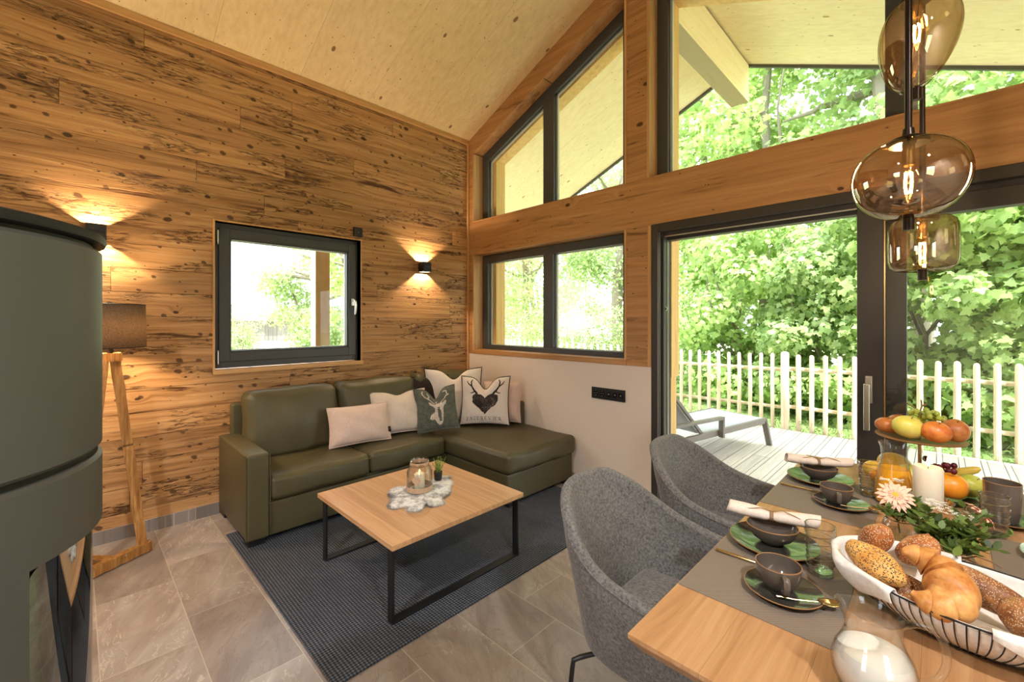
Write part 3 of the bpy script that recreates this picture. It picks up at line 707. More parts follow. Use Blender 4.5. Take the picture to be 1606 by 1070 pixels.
for i, x in enumerate((1.755, 1.82)):
    m = MB(); m.tube([(x, -.006, .831), (x, -.0135, .831)], .024, 20); s_ = m.build('socket_outlet', M['blackgl'], t)
    MB().sph((x-.01, -.0135, .831), .003, 8, 5).sph((x+.01, -.0135, .831), .003, 8, 5).sph((x, -.0135, .851), .003, 8, 5).sph((x, -.0135, .811), .003, 8, 5).build('contact', M['alu'], s_)
for x in (1.885, 1.945, 2.0):
    m = MB(); m.box(x-.018, x+.018, -.0135, -.006, .81, .852); s_ = m.build('data_outlet', M['blackgl'], t)
    MB().box(x-.004, x+.004, -.0142, -.013, .828, .834).build('contact', M['bead'], s_)

# ------------------------------------------------------------------ rug and sofa
o = MB().rbox(.45, 2.19, -2.49, -.24, .0005, .009, .004, 6).build('rug', M['rug']); tag(o, 'blue grey woven flat rug under the coffee table', 'rug')
sofa = thing('corner_sofa', 'olive green leather corner sofa with chaise along the plank wall', 'sofa', (.75, -1.2, 0))
def crease(p, a, amt=.004, k=9.):
    return (p[0]+amt*math.sin(p[1]*k*3+p[2]*7), p[1]+amt*math.sin(p[2]*k*2+p[0]*5), p[2]+amt*math.sin(p[0]*k+p[1]*k*1.7))
L = M['leather']
# arm, with the front edge slightly rounded
MB().rbox(.04, .79, -2.45, -2.315, .05, .60, .018, 6, (.0, .004, .004)).build('armrest', L, sofa)
MB().tube([(.785, -2.452, .60), (.785, -2.452, .06)], .003, 6).tube([(.785, -2.313, .59), (.785, -2.313, .06)], .003, 6).tube([(.06, -2.452, .594), (.77, -2.452, .594)], .003, 6).build('armrest_piping', L, sofa)
MB().rbox(.04, .74, -2.31, -.03, .05, .275, .015, 8).build('base', L, sofa)
MB().rbox(.74, .762, -2.308, -.905, .045, .262, .008, 8).build('front_panel', L, sofa)
MB().rbox(.03, .10, -2.38, -.03, .05, .83, .02, 8).build('back_panel', L, sofa)
MB().rbox(.10, .93, -.10, -.03, .05, .655, .02, 6).build('chaise_back_panel', L, sofa)
MB().rbox(.12, .79, -2.312, -1.61, .27, .435, .04, 12, (.012, .004, .014), crease).build('seat_cushion', L, sofa)
MB().rbox(.12, .79, -1.608, -.90, .27, .437, .04, 12, (.012, .004, .014), crease).build('seat_cushion', L, sofa)
MB().rbox(.12, 1.56, -.888, -.03, .262, .43, .045, 14, (.012, .008, .016), crease).build('chaise_cushion', L, sofa)
MB().rbox(.74, 1.525, -.868, -.04, .035, .265, .015, 10).build('chaise_base', L, sofa)
sm = MB()
sm.tube([(.792, -2.29, .40), (.795, -1.62, .405)], .0028, 6).tube([(.795, -1.60, .405), (.792, -.92, .405)], .0028, 6)
sm.tube([(.85, -.889, .398), (1.53, -.889, .398)], .0028, 6).tube([(1.562, -.85, .398), (1.562, -.07, .398)], .0028, 6)
sm.build('seam', L, sofa)
def back_cushion(y0, y1):
    def lean(q, a):
        q = crease(q, a, .005); k = (q[2]-.42)/.5
        return (q[0]-.07*k+.02*math.exp(-((k-.55)/.3)**2)*(1-a[1]**2), q[1], q[2]-.012*(1-abs(a[1]))*0+.006*math.sin(a[1]*5))
    return MB().rbox(.17, .37, y0, y1, .43, .925, .055, 12, (.03, .01, .008), lean)
back_cushion(-2.325, -1.655).build('back_cushion', L, sofa); back_cushion(-1.635, -.90).build('back_cushion', L, sofa); back_cushion(-.885, -.14).build('back_cushion', L, sofa)
for x, y in ((.70, -2.40), (.70, -2.33), (1.48, -.10), (1.48, -.82), (.09, -2.40)):
    pass
for x, y in ((.715, -2.385), (.09, -2.385), (1.47, -.09), (1.47, -.80), (.12, -.1), (.70, -1.2)):
    MB().box(x-.05, x+.05, y-.05, y+.05, .009 if .45 < x-.05 and y+.05 < -.24 else .001, .055).build('foot', M['black'], sofa, False, bevel=.003)

# ------------------------------------------------------------------ cushions
def pillow_fn(w, h, t, chop=0., pinch=.07, seed=0):
    rnd = random.Random(seed); ph = [rnd.uniform(0, 6) for _ in range(4)]
    def P(u, v, side=1, off=0.):   # u,v in -1..1 -> local (x right, y depth, z up)
        x = u*w/2*(1-pinch*(1-v*v)); z = v*h/2*(1-pinch*(1-u*u))
        e = max(0., (1-abs(u)**2.4))**.55*max(0., (1-abs(v)**2.4))**.55
        y = -side*t*.62*e
        if chop:
            d = math.exp(-(u/.30)**2)*max(0, v+.1)**1.6
            z -= chop*d; y *= (1-.35*math.exp(-(u/.22)**2)*max(0, v))
        cr = .007*math.sin(u*6+ph[0]+v*2)*math.sin(v*5+ph[1])*e+.006*math.sin(u*12+ph[2])*max(0, v)*e
        return (x, y-side*(cr+off), z+h/2)
    return P
def pillow(name, w, h, t, mat, label, loc, rz, tilt, roll=0., chop=0., pinch=.07, piping=None, seed=0, cat='cushion', extra=None):
    """loc: middle of the lower edge; rz: direction the face looks (face normal -y turned by rz)."""
    t_ = thing(name, label, cat, loc, 0, 'scatter cushions on the sofa')
    Mx = Matrix.Translation(loc) @ Matrix.Rotation(rz, 4, 'Z') @ Matrix.Rotation(-tilt, 4, 'X') @ Matrix.Rotation(roll, 4, 'Y')
    P = pillow_fn(w, h, t, chop, pinch, seed)
    m = MB(); n = 28
    m.grid(lambda a, b: P(a*2-1, b*2-1, 1), n, n); k = len(m.f)
    m2 = MB(); m2.grid(lambda a, b: P(a*2-1, b*2-1, -1), n, n); m.add(m2.v, [f[::-1] for f in m2.f])
    m.xf(Mx); m.build('cover', mat, t_, True, angle=60)
    pp = [P(-1+2*i/20, -1) for i in range(20)]+[P(1, -1+2*i/20) for i in range(20)]+[P(1-2*i/20, 1) for i in range(20)]+[P(-1, 1-2*i/20) for i in range(20)]
    MB().tube([Mx @ Vector(p) for p in pp], .0055, 6, closed=True).build('piping', piping or mat, t_)
    if extra: extra(P, Mx, t_)
    return t_
SZ = .447
def cushion_tag(P, Mx, t_):
    m = MB(); a = [P(.985, v, 1, .002) for v in (-.62, -.34)]
    m.add([(a[0][0]-.008, a[0][1]-.004, a[0][2]), (a[0][0]+.014, a[0][1]-.006, a[0][2]), (a[1][0]+.014, a[1][1]-.006, a[1][2]), (a[1][0]-.008, a[1][1]-.004, a[1][2])], [(0, 1, 2, 3)]).xf(Mx)
    m.build('cushion_tag', M['black'], t_, solid=.0015)
def strip_mesh(m, pts, wd, P, sz, off=.003):
    """pts 2D polyline in cushion uv, widths wd; drawn just above the cloth."""
    n = len(pts)
    L_, R_ = [], []
    for i, p in enumerate(pts):
        a = pts[max(0, i-1)]; b = pts[min(n-1, i+1)]; dx, dy = b[0]-a[0], b[1]-a[1]; l = math.hypot(dx, dy) or 1
        w_ = (wd[i] if isinstance(wd, (list, tuple)) else wd)/2
        nx, ny = -dy/l*w_, dx/l*w_
        L_.append(P(p[0]+nx/sz[0], p[1]+ny/sz[1], 1, off)); R_.append(P(p[0]-nx/sz[0], p[1]-ny/sz[1], 1, off))
    m.add(L_+R_, [(i, i+1, n+i+1, n+i)[::-1] for i in range(n-1)])
def dense(pts, k=4):
    out = []
    for a, b in zip(pts, pts[1:]):
        for i in range(k): out.append((a[0]+(b[0]-a[0])*i/k, a[1]+(b[1]-a[1])*i/k))
    return out+[pts[-1]]
def inside(x, y, poly):
    c = False; j = len(poly)-1
    for i in range(len(poly)):
        xi, yi = poly[i]; xj, yj = poly[j]
        if (yi > y) != (yj > y) and x < (xj-xi)*(y-yi)/(yj-yi)+xi: c = not c
        j = i
    return c
def blob(m, poly, P, off=.003, res=84):
    x0, x1 = min(p[0] for p in poly), max(p[0] for p in poly); y0, y1 = min(p[1] for p in poly), max(p[1] for p in poly)
    idx = {}; vs = []; fs = []; dx, dy = (x1-x0)/res, (y1-y0)/res
    def vid(i, j):
        if (i, j) not in idx: idx[(i, j)] = len(vs); vs.append(P(x0+i*dx, y0+j*dy, 1, off))
        return idx[(i, j)]
    for i in range(res):
        for j in range(res):
            if inside(x0+(i+.5)*dx, y0+(j+.5)*dy, poly): fs.append((vid(i, j), vid(i+1, j), vid(i+1, j+1), vid(i, j+1)))
    m.add(vs, fs)
# serif capitals as strokes on a 0..1 grid: (polyline, weight)
TH, TN = .16, .07
def serif(x, y): return ([(x-.13, y), (x+.13, y)], TN)
LET = {
 'J': [([(.55, 1), (.55, .12), (.45, -.08), (.25, -.12)], TH), serif(.55, 1)],
 'A': [([(.5, 1), (.08, 0)], TN), ([(.5, 1), (.92, 0)], TH), ([(.24, .36), (.76, .36)], TN), serif(.08, 0), serif(.92, 0)],
 'G': [([(.88, .76), (.7, .95), (.45, .98), (.2, .82), (.1, .5), (.2, .16), (.45, .02), (.72, .05), (.86, .2), (.86, .45)], .1), serif(.84, .45)],
 'D': [([(.2, 1), (.2, 0)], TH), ([(.2, 1), (.55, .98), (.85, .75), (.92, .5), (.85, .24), (.55, .02), (.2, 0)], .09), serif(.15, 1), serif(.15, 0)],
 'R': [([(.2, 1), (.2, 0)], TH), ([(.2, 1), (.6, .98), (.8, .76), (.6, .52), (.2, .5)], .09), ([(.5, .5), (.95, 0)], TH), serif(.2, 0), serif(.15, 1)],
 'E': [([(.2, 1), (.2, 0)], TH), ([(.2, 1), (.8, 1), (.8, .82)], TN), ([(.2, .52), (.62, .52)], TN), ([(.2, 0), (.84, 0), (.84, .2)], TN)],
 'V': [([(.08, 1), (.5, 0)], TH), ([(.5, 0), (.92, 1)], TN), serif(.08, 1), serif(.92, 1)],
 'I': [([(.5, 1), (.5, 0)], TH), serif(.5, 1), serif(.5, 0)]}
def heart_print(P, Mx, t_):
    hp = []
    for i in range(64):
        a = 2*PI*i/64; x = 16*math.sin(a)**3; y = 13*math.cos(a)-5*math.cos(2*a)-2*math.cos(3*a)-math.cos(4*a)
        j = 1+.03*math.sin(i*7.3)+.025*math.sin(i*17.1)
        hp.append((x/16*.56*j+.02, y/16*.53*j-.10))
    m = MB(); blob(m, hp, P); m.xf(Mx).build('heart_print', M['heart'], t_)
    for s in (1, -1):
        m = MB(); q = lambda pts: [(.02+s*x, y) for x, y in pts]
        for pts, wd in (([(.34, .28), (.48, .42), (.58, .58), (.60, .76), (.54, .90)], [.026, .020, .015, .012, .006]), ([(.58, .58), (.72, .68), (.78, .80)], [.016, .011, .005]), ([(.44, .38), (.54, .30), (.66, .28)], [.014, .010, .005])):
            d = dense(q(pts), 4); ws = [wd[min(len(wd)-1, int(i/4))]+(wd[min(len(wd)-1, int(i/4)+1)]-wd[min(len(wd)-1, int(i/4))])*((i % 4)/4) for i in range(len(d))]
            strip_mesh(m, d, ws, P, (.24, .24))
        m.xf(Mx).build('antler_print', M['printblack'], t_)
    m = MB(); word = 'JAGDREVIER'; x = -.76; lw = .138; hgt = .14
    for ch in word:
        big = 1.25 if ch == 'R' and x < .1 and x > -.2 else 1.
        for pts, wt in LET[ch]:
            strip_mesh(m, dense([(x+p*lw*.86, -.86+q*hgt*big-(.04 if big > 1 else 0)) for p, q in pts], 3), wt*.030, P, (.24, .24), .0035)
        x += lw*(.78 if ch == 'I' else 1.12)
    m.xf(Mx).build('lettering', M['printblack'], t_)
def stag_print(P, Mx, t_):
    m = MB()
    head = [(.02, -.80), (.14, -.78), (.24, -.60), (.28, -.30), (.30, -.02), (.34, .10), (.46, .20), (.52, .34), (.42, .36), (.30, .28), (.20, .34), (.06, .36), (-.06, .30), (-.16, .26), (-.30, .36), (-.42, .36), (-.36, .22), (-.20, .12), (-.12, .0), (-.14, -.16), (-.34, -.28), (-.42, -.44), (-.32, -.52), (-.18, -.50), (-.10, -.66)]
    dd = dense(head+[head[0]], 2)[:-1]; blob(m, dd, P)
    m.xf(Mx).build('stag_print', M['printwhite'], t_)
    m = MB()
    for pts in ([(-.10, .32), (-.30, .48), (-.55, .60), (-.66, .78), (-.60, .90)], [(-.40, .54), (-.34, .70), (-.42, .84)], [(.18, .34), (.40, .46), (.56, .62), (.54, .80), (.36, .88)], [(.50, .56), (.66, .62)], [(.0, .36), (-.04, .5), (.06, .6)]):
        strip_mesh(m, dense(pts, 4), .011, P, (.2, .2))
    m.xf(Mx).build('antler_print', M['printwhite'], t_)
    m = MB()
    blob(m, [(.04, -.62), (.16, -.6), (.17, -.2), (.12, .08), (.03, .08), (.0, -.2)], P, .0045, 4); strip_mesh(m, dense([(.46, -.66), (.56, -.56), (.66, -.58), (.74, -.52), (.84, -.56)], 3), .008, P, (.2, .2)); strip_mesh(m, dense([(.52, -.68), (.62, -.60), (.70, -.66)], 3), .006, P, (.2, .2))
    m.xf(Mx).build('stag_shading', M['greycush'], t_)
# rz: 0 looks to -y; 90 deg looks to +x
pillow('scatter_cushion', .50, .31, .13, M['pinkish'], 'plain beige oblong cushion with piping, frontmost on the left seat', (.535, -1.565, SZ+.01), R(82), R(14), pinch=.06, seed=1, extra=cushion_tag)
pillow('scatter_cushion', .52, .38, .14, M['cream'], 'cream oblong cushion leaning behind the plain beige one', (.485, -1.17, SZ+.012), R(78), R(16), chop=.03, pinch=.075, seed=2)
pillow('scatter_cushion', .42, .48, .10, M['darkcush'], 'dark brown cushion almost hidden behind the tall white cushion', (.43, -.80, SZ+.01), R(72), R(18), pinch=.05, seed=3)
pillow('scatter_cushion', .58, .54, .13, M['cream2'], 'tall white cushion with a dented top in the sofa corner', (.52, -.60, SZ+.014), R(58), R(13), chop=.08, pinch=.09, seed=4, piping=M['darkcush'])
pillow('scatter_cushion', .38, .40, .10, M['greycush'], 'slate grey cushion printed with a pale stag head', (.66, -.885, SZ+.012), R(62), R(14), R(-5), chop=.09, pinch=.075, seed=5, extra=stag_print)
pillow('scatter_cushion', .40, .40, .13, M['pinkish'], 'pale rose cushion leaning behind the heart print cushion', (.80, -.245, SZ+.012), R(34), R(10), pinch=.08, seed=6)
pillow('scatter_cushion', .48, .47, .12, M['cream2'], 'white cushion with dark piping and a furry heart with antlers', (.80, -.46, SZ+.016), R(42), R(15), chop=.10, pinch=.075, seed=7, piping=M['darkcush'], extra=heart_print)

# ------------------------------------------------------------------ coffee table with its things
ct = thing('coffee_table', 'low square oak coffee table with black metal frame legs on the rug', 'coffee table', (1.625, -1.715, .009))
MB().box(1.18, 2.07, -2.165, -1.27, .374, .40).build('tabletop', M['oakfine'], ct, False, bevel=.002)
for x in (1.225, 2.0):
    m = MB(); w2, th = .045, .012
    m.box(x, x+w2, -2.15, -2.15+th, .009, .374); m.box(x, x+w2, -1.297, -1.285, .009, .374)
    m.box(x, x+w2, -2.138, -1.297, .009, .009+th); m.box(x, x+w2, -2.138, -1.297, .362, .374)
    tag(m.build('frame_leg', M['black'], ct, False, bevel=.0015), None)
# rabbit pelt
def fur_piece():
    rnd = random.Random(5); outline = []
    pts = [(1.66, -1.955), (1.60, -1.90), (1.50, -1.86), (1.455, -1.79), (1.49, -1.72), (1.47, -1.64), (1.50, -1.56), (1.49, -1.47), (1.535, -1.43), (1.58, -1.47), (1.64, -1.49), (1.70, -1.56), (1.76, -1.60), (1.80, -1.68), (1.86, -1.72), (1.84, -1.79), (1.80, -1.80), (1.84, -1.86), (1.80, -1.91), (1.74, -1.89), (1.72, -1.95)]
    n = len(pts)
    for i in range(n):
        a, b, c_, d = pts[i-1], pts[i], pts[(i+1) % n], pts[(i+2) % n]
        for k in range(5):
            t = k/5; outline.append(tuple(.5*((2*b[j])+(-a[j]+c_[j])*t+(2*a[j]-5*b[j]+4*c_[j]-d[j])*t*t+(-a[j]+3*b[j]-3*c_[j]+d[j])*t**3) for j in (0, 1)))
    c0 = (1.655, -1.70); N = len(outline); rings = 12; vs = []; fs = []
    for r in range(rings+1):
        k = r/rings; hz = .402+.016*(1-k**3)+.003*rnd.random()
        if r == rings: hz = .401
        for p in outline: vs.append((c0[0]+(p[0]-c0[0])*k, c0[1]+(p[1]-c0[1])*k, hz+.002*rnd.random()*(k < 1)))
    m = MB(); m.add(vs, [(r*N+i, r*N+(i+1) % N, (r+1)*N+(i+1) % N, (r+1)*N+i) for r in range(rings) for i in range(N)])
    # tufts, longer and ragged along the edge
    for q in range(11000):
        i = rnd.randrange(N); k = math.sqrt(rnd.random()) if q < 7000 else rnd.uniform(.90, 1.02); p = outline[i]
        x = c0[0]+(p[0]-c0[0])*k; y = c0[1]+(p[1]-c0[1])*k; z = .414-.010*k**3
        a = math.atan2(y-c0[1], x-c0[0])+rnd.uniform(-.8, .8); l = rnd.uniform(.010, .022) if q < 7000 else rnd.uniform(.010, .026); dx, dy = math.cos(a)*l, math.sin(a)*l; w_ = .0014
        zt = z+rnd.uniform(-.004, .007) if k < .9 else z+rnd.uniform(-.006, .006)
        m.add([(x-dy/l*w_, y+dx/l*w_, z-.004), (x+dy/l*w_, y-dx/l*w_, z-.004), (x+dx, y+dy, max(.4015, zt))], [(0, 1, 2)])
    return m
pel = fur_piece().build('fur_pelt', M['fur']); tag(pel, 'small grey and white rabbit fur pelt lying on the coffee table', 'pelt')
FZ = .421
J0 = (1.625, -1.725)
jar = thing('glass_lantern_jar', 'clear glass jar with felt bands and twine bow on the coffee table', 'jar', (J0[0], J0[1], FZ))
m = MB(); m.lathe([(.0, .002), (.068, .002), (.075, .01), (.077, .03), (.077, .115), (.070, .135), (.054, .148), (.052, .152), (.052, .178), (.056, .184), (.052, .186), (.049, .180), (.048, .152), (.064, .134), (.072, .114), (.072, .03), (.068, .012), (0, .010)], 40, (J0[0], J0[1], FZ)).build('glass_body', M['clear'], jar)
m = MB(); m.lathe([(.0775, .004), (.0805, .006), (.0805, .032), (.0775, .034)], 40, (J0[0], J0[1], FZ)).build('felt_band', M['felt'], jar)
m = MB(); m.lathe([(.0535, .153), (.0565, .155), (.0565, .174), (.0535, .175)], 40, (J0[0], J0[1], FZ)).build('neck_band', M['felt'], jar)
fd = Vector((.70, -.71, 0)); sd = Vector((.71, .70, 0))
def jp(a, b, z): return Vector((J0[0], J0[1], FZ+z))+fd*a+sd*b
m = MB(); m.tube([jp(.058*math.cos(k*2*PI/24), .058*math.sin(k*2*PI/24), .157) for k in range(24)], .0022, 6, closed=True)
for s in (1, -1):
    m.tube([jp(.060, 0, .157), jp(.064, s*.022, .170), jp(.060, s*.040, .168), jp(.062, s*.028, .156), jp(.061, 0, .157)], .0018, 6)
    m.tube([jp(.060, 0, .157), jp(.070, s*.018, .135), jp(.080, s*.026, .112)], .0018, 6)
m.build('twine_bow', M['twine'], jar)
hm = MB(); hp = []
for i in range(32):
    a = 2*PI*i/32; hp.append((16*math.sin(a)**3/16*.026, (13*math.cos(a)-5*math.cos(2*a)-2*math.cos(3*a)-math.cos(4*a))/16*.028))
hm.add([jp(.081, x, .082+z) for x, z in hp]+[jp(.087, x, .082+z) for x, z in hp], [tuple(range(32)), tuple(range(63, 31, -1))]+[(i, 32+i, 32+(i+1) % 32, (i+1) % 32) for i in range(32)])
hm.tube([jp(.083, 0, .100), jp(.078, 0, .125), jp(.060, 0, .155)], .001, 5); hm.build('wooden_heart_tag', M['felt'], jar)
cd = thing('tealight_candle', 'ivory candle burning inside the twine-tied glass jar', 'candle', (J0[0], J0[1], FZ+.012))
MB().lathe([(0, 0), (.030, 0), (.031, .003), (.031, .085), (.028, .089), (0, .086)], 28, (J0[0], J0[1], FZ+.012)).build('wax_body', M['wax'], cd)
MB().sph((J0[0], J0[1], FZ+.112), (.005, .005, .013), 12, 8).build('flame', M['flame'], cd)
for k, (a, b, s_) in enumerate(((.035, -.045, .012), (.045, -.034, .010), (.03, .05, .011))):
    q = jp(a, b, .012+s_*.6); o = MB().sph(q, (s_, s_*.8, s_*.6), 12, 8).build('pebble', M['napkin']); tag(o, 'small pale pebble on the bottom of the glass lantern jar', 'pebble', 'pebbles in the jar')
PP = (1.565, -1.545)
pt = thing('potted_succulent', 'tiny green plant in a black pot beside the glass jar', 'potted plant', (PP[0], PP[1], FZ))
MB().lathe([(0, 0), (.022, 0), (.0245, .004), (.028, .052), (.0265, .054), (.025, .050), (0, .046)], 28, (PP[0], PP[1], FZ)).build('pot', M['black'], pt)
def sprig(m, base, hgt, rnd, leaf=.011, n=26, spread=.5, curl=.2):
    a = rnd.uniform(0, 2*PI); tl = rnd.uniform(.1, spread); p0 = Vector(base); d = Vector((math.cos(a)*tl, math.sin(a)*tl, 1)).normalized()
    pts = [p0+d*hgt*k/4+Vector((math.cos(a), math.sin(a), -.3))*curl*hgt*(k/4)**2 for k in range(5)]
    m.tube(pts, .0009, 4)
    for i in range(n):
        t = .15+.85*i/n; k = min(3, int(t*4)); q = pts[k].lerp(pts[k+1], t*4-k)
        b = rnd.uniform(0, 2*PI); u = Vector((math.cos(b), math.sin(b), rnd.uniform(-.2, .8))).normalized(); s = u.cross(Vector((0, 0, 1))).normalized(); l = leaf*rnd.uniform(.6, 1.2)
        m.add([q, q+u*l*.5+s*l*.32, q+u*l, q+u*l*.5-s*l*.32], [(0, 1, 2, 3)])
m = MB(); rr = random.Random(3)
for _ in range(16): sprig(m, (PP[0]+rr.uniform(-.016, .016), PP[1]+rr.uniform(-.016, .016), FZ+.046), rr.uniform(.05, .105), rr, .012, 22, .55)
m.build('leaves', M['leafE'], pt, False)

# ------------------------------------------------------------------ floor lamp with a rustic triangular frame
fl = thing('floor_lamp', 'rustic wooden frame floor lamp with grey linen drum shade by the stove', 'floor lamp', (.33, -3.02, 0))
LC = (.32, -3.055)
def plank(mb, a, b, w=.055, h=.03, seed=0):
    rnd = random.Random(seed); a, b = Vector(a), Vector(b); d = b-a; n = 14; up = Vector((1, 0, 0)) if abs(d.normalized().x) < .7 else Vector((0, 0, 1))
    sx = d.normalized().cross(up).normalized(); sy = sx.cross(d.normalized()).normalized(); vs = []
    for i in range(n+1):
        p = a+d*i/n; w1 = w/2*(1+rnd.uniform(-.10, .10)); w0 = w/2*(1+rnd.uniform(-.10, .10)); hh = h/2*(1+rnd.uniform(-.1, .1))
        for q, r_ in ((-w0, -hh), (w1, -hh), (w1, hh), (-w0, hh)): vs.append(p+sx*q+sy*r_)
    mb.add(vs, [(i*4+k, i*4+(k+1) % 4, (i+1)*4+(k+1) % 4, (i+1)*4+k) for i in range(n) for k in range(4)]+[(3, 2, 1, 0), (n*4, n*4+1, n*4+2, n*4+3)]); return mb
A0 = (.33, -2.90, .03); B0 = (.50, -3.16, .03); TP = (.33, -3.06, 1.22)
plank(MB(), (A0[0], A0[1]-.01, A0[2]+.02), (.30, -3.035, 1.22), .05, .035, 1).build('leaning_strut', M['lampwood'], fl, False)
plank(MB(), (.325, -2.875, .034), (.53, -3.22, .034), .055, .045, 2).build('foot_beam', M['lampwood'], fl, False)
plank(MB(), (.26, -3.18, .03), (.44, -3.03, .03), .05, .04, 3).build('cross_foot', M['lampwood'], fl, False)
plank(MB(), (.50, -3.20, .05), (.34, -3.09, 1.22), .05, .035, 4).build('rear_strut', M['lampwood'], fl, False)
plank(MB(), (.30, -3.01, 1.235), (.34, -3.11, 1.235), .05, .035, 5).build('top_block', M['lampwood'], fl, False)
MB().sph((.415, -2.995, .05), .009, 10, 6).build('screw_cap', M['alu'], fl)
m = MB(); m.lathe([(.165, 1.295), (.160, 1.555)], 56, (LC[0], LC[1], 0)); m.build('lamp_shade', M['shade'], fl, solid=.0015)
m = MB(); m.tube([(LC[0]+.166*math.cos(k*PI/28), LC[1]+.166*math.sin(k*PI/28), 1.295) for k in range(56)], .0026, 6, closed=True).build('shade_rim', M['black'], fl)
m = MB(); m.tube([(LC[0]+.161*math.cos(k*PI/28), LC[1]+.161*math.sin(k*PI/28), 1.555) for k in range(56)], .0026, 6, closed=True).build('shade_rim', M['black'], fl)
m = MB(); m.tube([(LC[0], LC[1], 1.24), (LC[0], LC[1], 1.36)], .012, 12); m.tube([(LC[0]-.16, LC[1], 1.50), (LC[0]+.16, LC[1], 1.50)], .002, 6).tube([(LC[0], LC[1]-.16, 1.50), (LC[0], LC[1]+.16, 1.50)], .002, 6).tube([(LC[0], LC[1], 1.36), (LC[0], LC[1], 1.50)], .003, 6); m.build('lamp_holder', M['darkmetal'], fl)
MB().sph((LC[0], LC[1], 1.40), (.028, .028, .038), 16, 10).build('light_bulb', M['bulbglow'], fl)
LAMPBULB = (LC[0], LC[1], 1.40)

# ------------------------------------------------------------------ wood stove at the left edge
SC0 = (2.775, -3.458); SR = .288
st = thing('wood_stove', 'large round grey green wood stove at the left edge', 'stove', (SC0[0], SC0[1], 0))
def ringc(prof, n=72): return MB().lathe(prof, n, (SC0[0], SC0[1], 0))
ringc([(0, 1.585), (SR-.006, 1.585), (SR+.004, 1.588), (SR+.006, 1.594), (SR+.004, 1.602), (SR-.01, 1.606), (0, 1.606)]).build('lid', M['stovedark'], st)
ringc([(SR-.03, 1.228), (SR-.006, 1.228), (SR, 1.234), (SR, 1.572), (SR-.005, 1.578), (SR-.03, 1.578)]).build('upper_drum', M['stove'], st)
ringc([(SR-.012, 1.20), (SR-.012, 1.60)]).build('shadow_gap', M['stovedark'], st)
# lower shell: full height at the left, stepped back where the glass door is (towards the seating side)
face = R(91); half = R(45); HB = 1.098
def arcpts(r, a0, a1, k): return [(SC0[0]+r*math.cos(a0+(a1-a0)*i/k), SC0[1]+r*math.sin(a0+(a1-a0)*i/k)) for i in range(k+1)]
ringc([(SR-.03, 1.217), (SR-.006, 1.217), (SR, 1.211), (SR, HB), (SR-.05, HB)], 144).build('lower_drum', M['stove'], st)
m = MB(); q = arcpts(SR-.0002, face+half, face-half+2*PI, 110); q2 = arcpts(SR-.05, face+half, face-half+2*PI, 110)[::-1]; n_ = len(q)
m.add([(x, y, .03) for x, y in q+q2]+[(x, y, HB) for x, y in q+q2], [(i, i+1, 2*n_+i+1, 2*n_+i) for i in range(2*n_-1)]+[(2*n_-1, 0, 2*n_, 4*n_-1)])
m.build('side_casing', M['stove'], st, angle=40)
m = MB(); q = arcpts(SR-.045, face-half, face+half, 60); k = len(q); m.add([(x, y, .03) for x, y in q]+[(x, y, HB) for x, y in q], [(i, i+1, k+i+1, k+i) for i in range(k-1)]); m.build('firebox', M['stovedark'], st)
def glass_z(i, k): 
    e = min(i, k-1-i)/5.; return .040*(1-math.sqrt(max(0, 1-(1-min(1, e))**2)))
m = MB(); q = arcpts(SR-.013, face-half+.012, face+half-.012, 72); k = len(q); ztop = HB-.006
m.add([(x, y, .22+glass_z(i, k)) for i, (x, y) in enumerate(q)]+[(x, y, ztop-glass_z(i, k)) for i, (x, y) in enumerate(q)], [(i, i+1, k+i+1, k+i) for i in range(k-1)]); m.build('door_glass', M['stoveglass'], st)
m = MB(); q = arcpts(SR-.018, face-half, face+half, 60); k = len(q)
def strip_(z0_, z1_, a0, a1):
    q = arcpts(SR-.018, a0, a1, 40); q3 = arcpts(SR-.034, a0, a1, 40)[::-1]; m.prism(q+q3, 'z', z0_, z1_)
strip_(.03, .24, face-half, face+half); m.build('door_sill', M['stovedark'], st); m = MB(); strip_(HB-.014, HB-.001, face-half, face+half)
m.build('door_frame', M['stovedark'], st)
ringc([(0, .0), (SR-.03, .0), (SR-.03, .03), (0, .03)]).build('plinth', M['stovedark'], st)
# ------------------------------------------------------------------ dining table
dt = thing('dining_table', 'long oak dining table laid for breakfast beside the open sliding door', 'dining table', (3.86, -1.43, 0))
TX0, TX1, TY0, TY1, TZ = 3.395, 4.33, -2.345, -.535, .76
def top():
    m = MB(); b = .022
    m.add([(TX0, TY0, TZ), (TX1, TY0, TZ), (TX1, TY1, TZ), (TX0, TY1, TZ), (TX0, TY0, TZ-.012), (TX1, TY0, TZ-.012), (TX1, TY1, TZ-.012), (TX0, TY1, TZ-.012),
           (TX0+b, TY0+b, TZ-.04), (TX1-b, TY0+b, TZ-.04), (TX1-b, TY1-b, TZ-.04), (TX0+b, TY1-b, TZ-.04)],
          [(0, 1, 2, 3), (0, 4, 5, 1), (1, 5, 6, 2), (2, 6, 7, 3), (3, 7, 4, 0), (4, 8, 9, 5), (5, 9, 10, 6), (6, 10, 11, 7), (7, 11, 8, 4), (11, 10, 9, 8)])
    return m
top().build('tabletop', M['oakdine'], dt, False, bevel=.0015)
for y in (-2.05, -.83):
    m = MB(); m.box(3.62, 3.70, y-.04, y+.04, 0, .70).box(4.03, 4.11, y-.04, y+.04, 0, .70).box(3.55, 4.18, y-.04, y+.04, .70, .72).box(3.55, 4.18, y-.04, y+.04, .0, .02)
    m.build('leg_frame', M['black'], dt, False, bevel=.002)

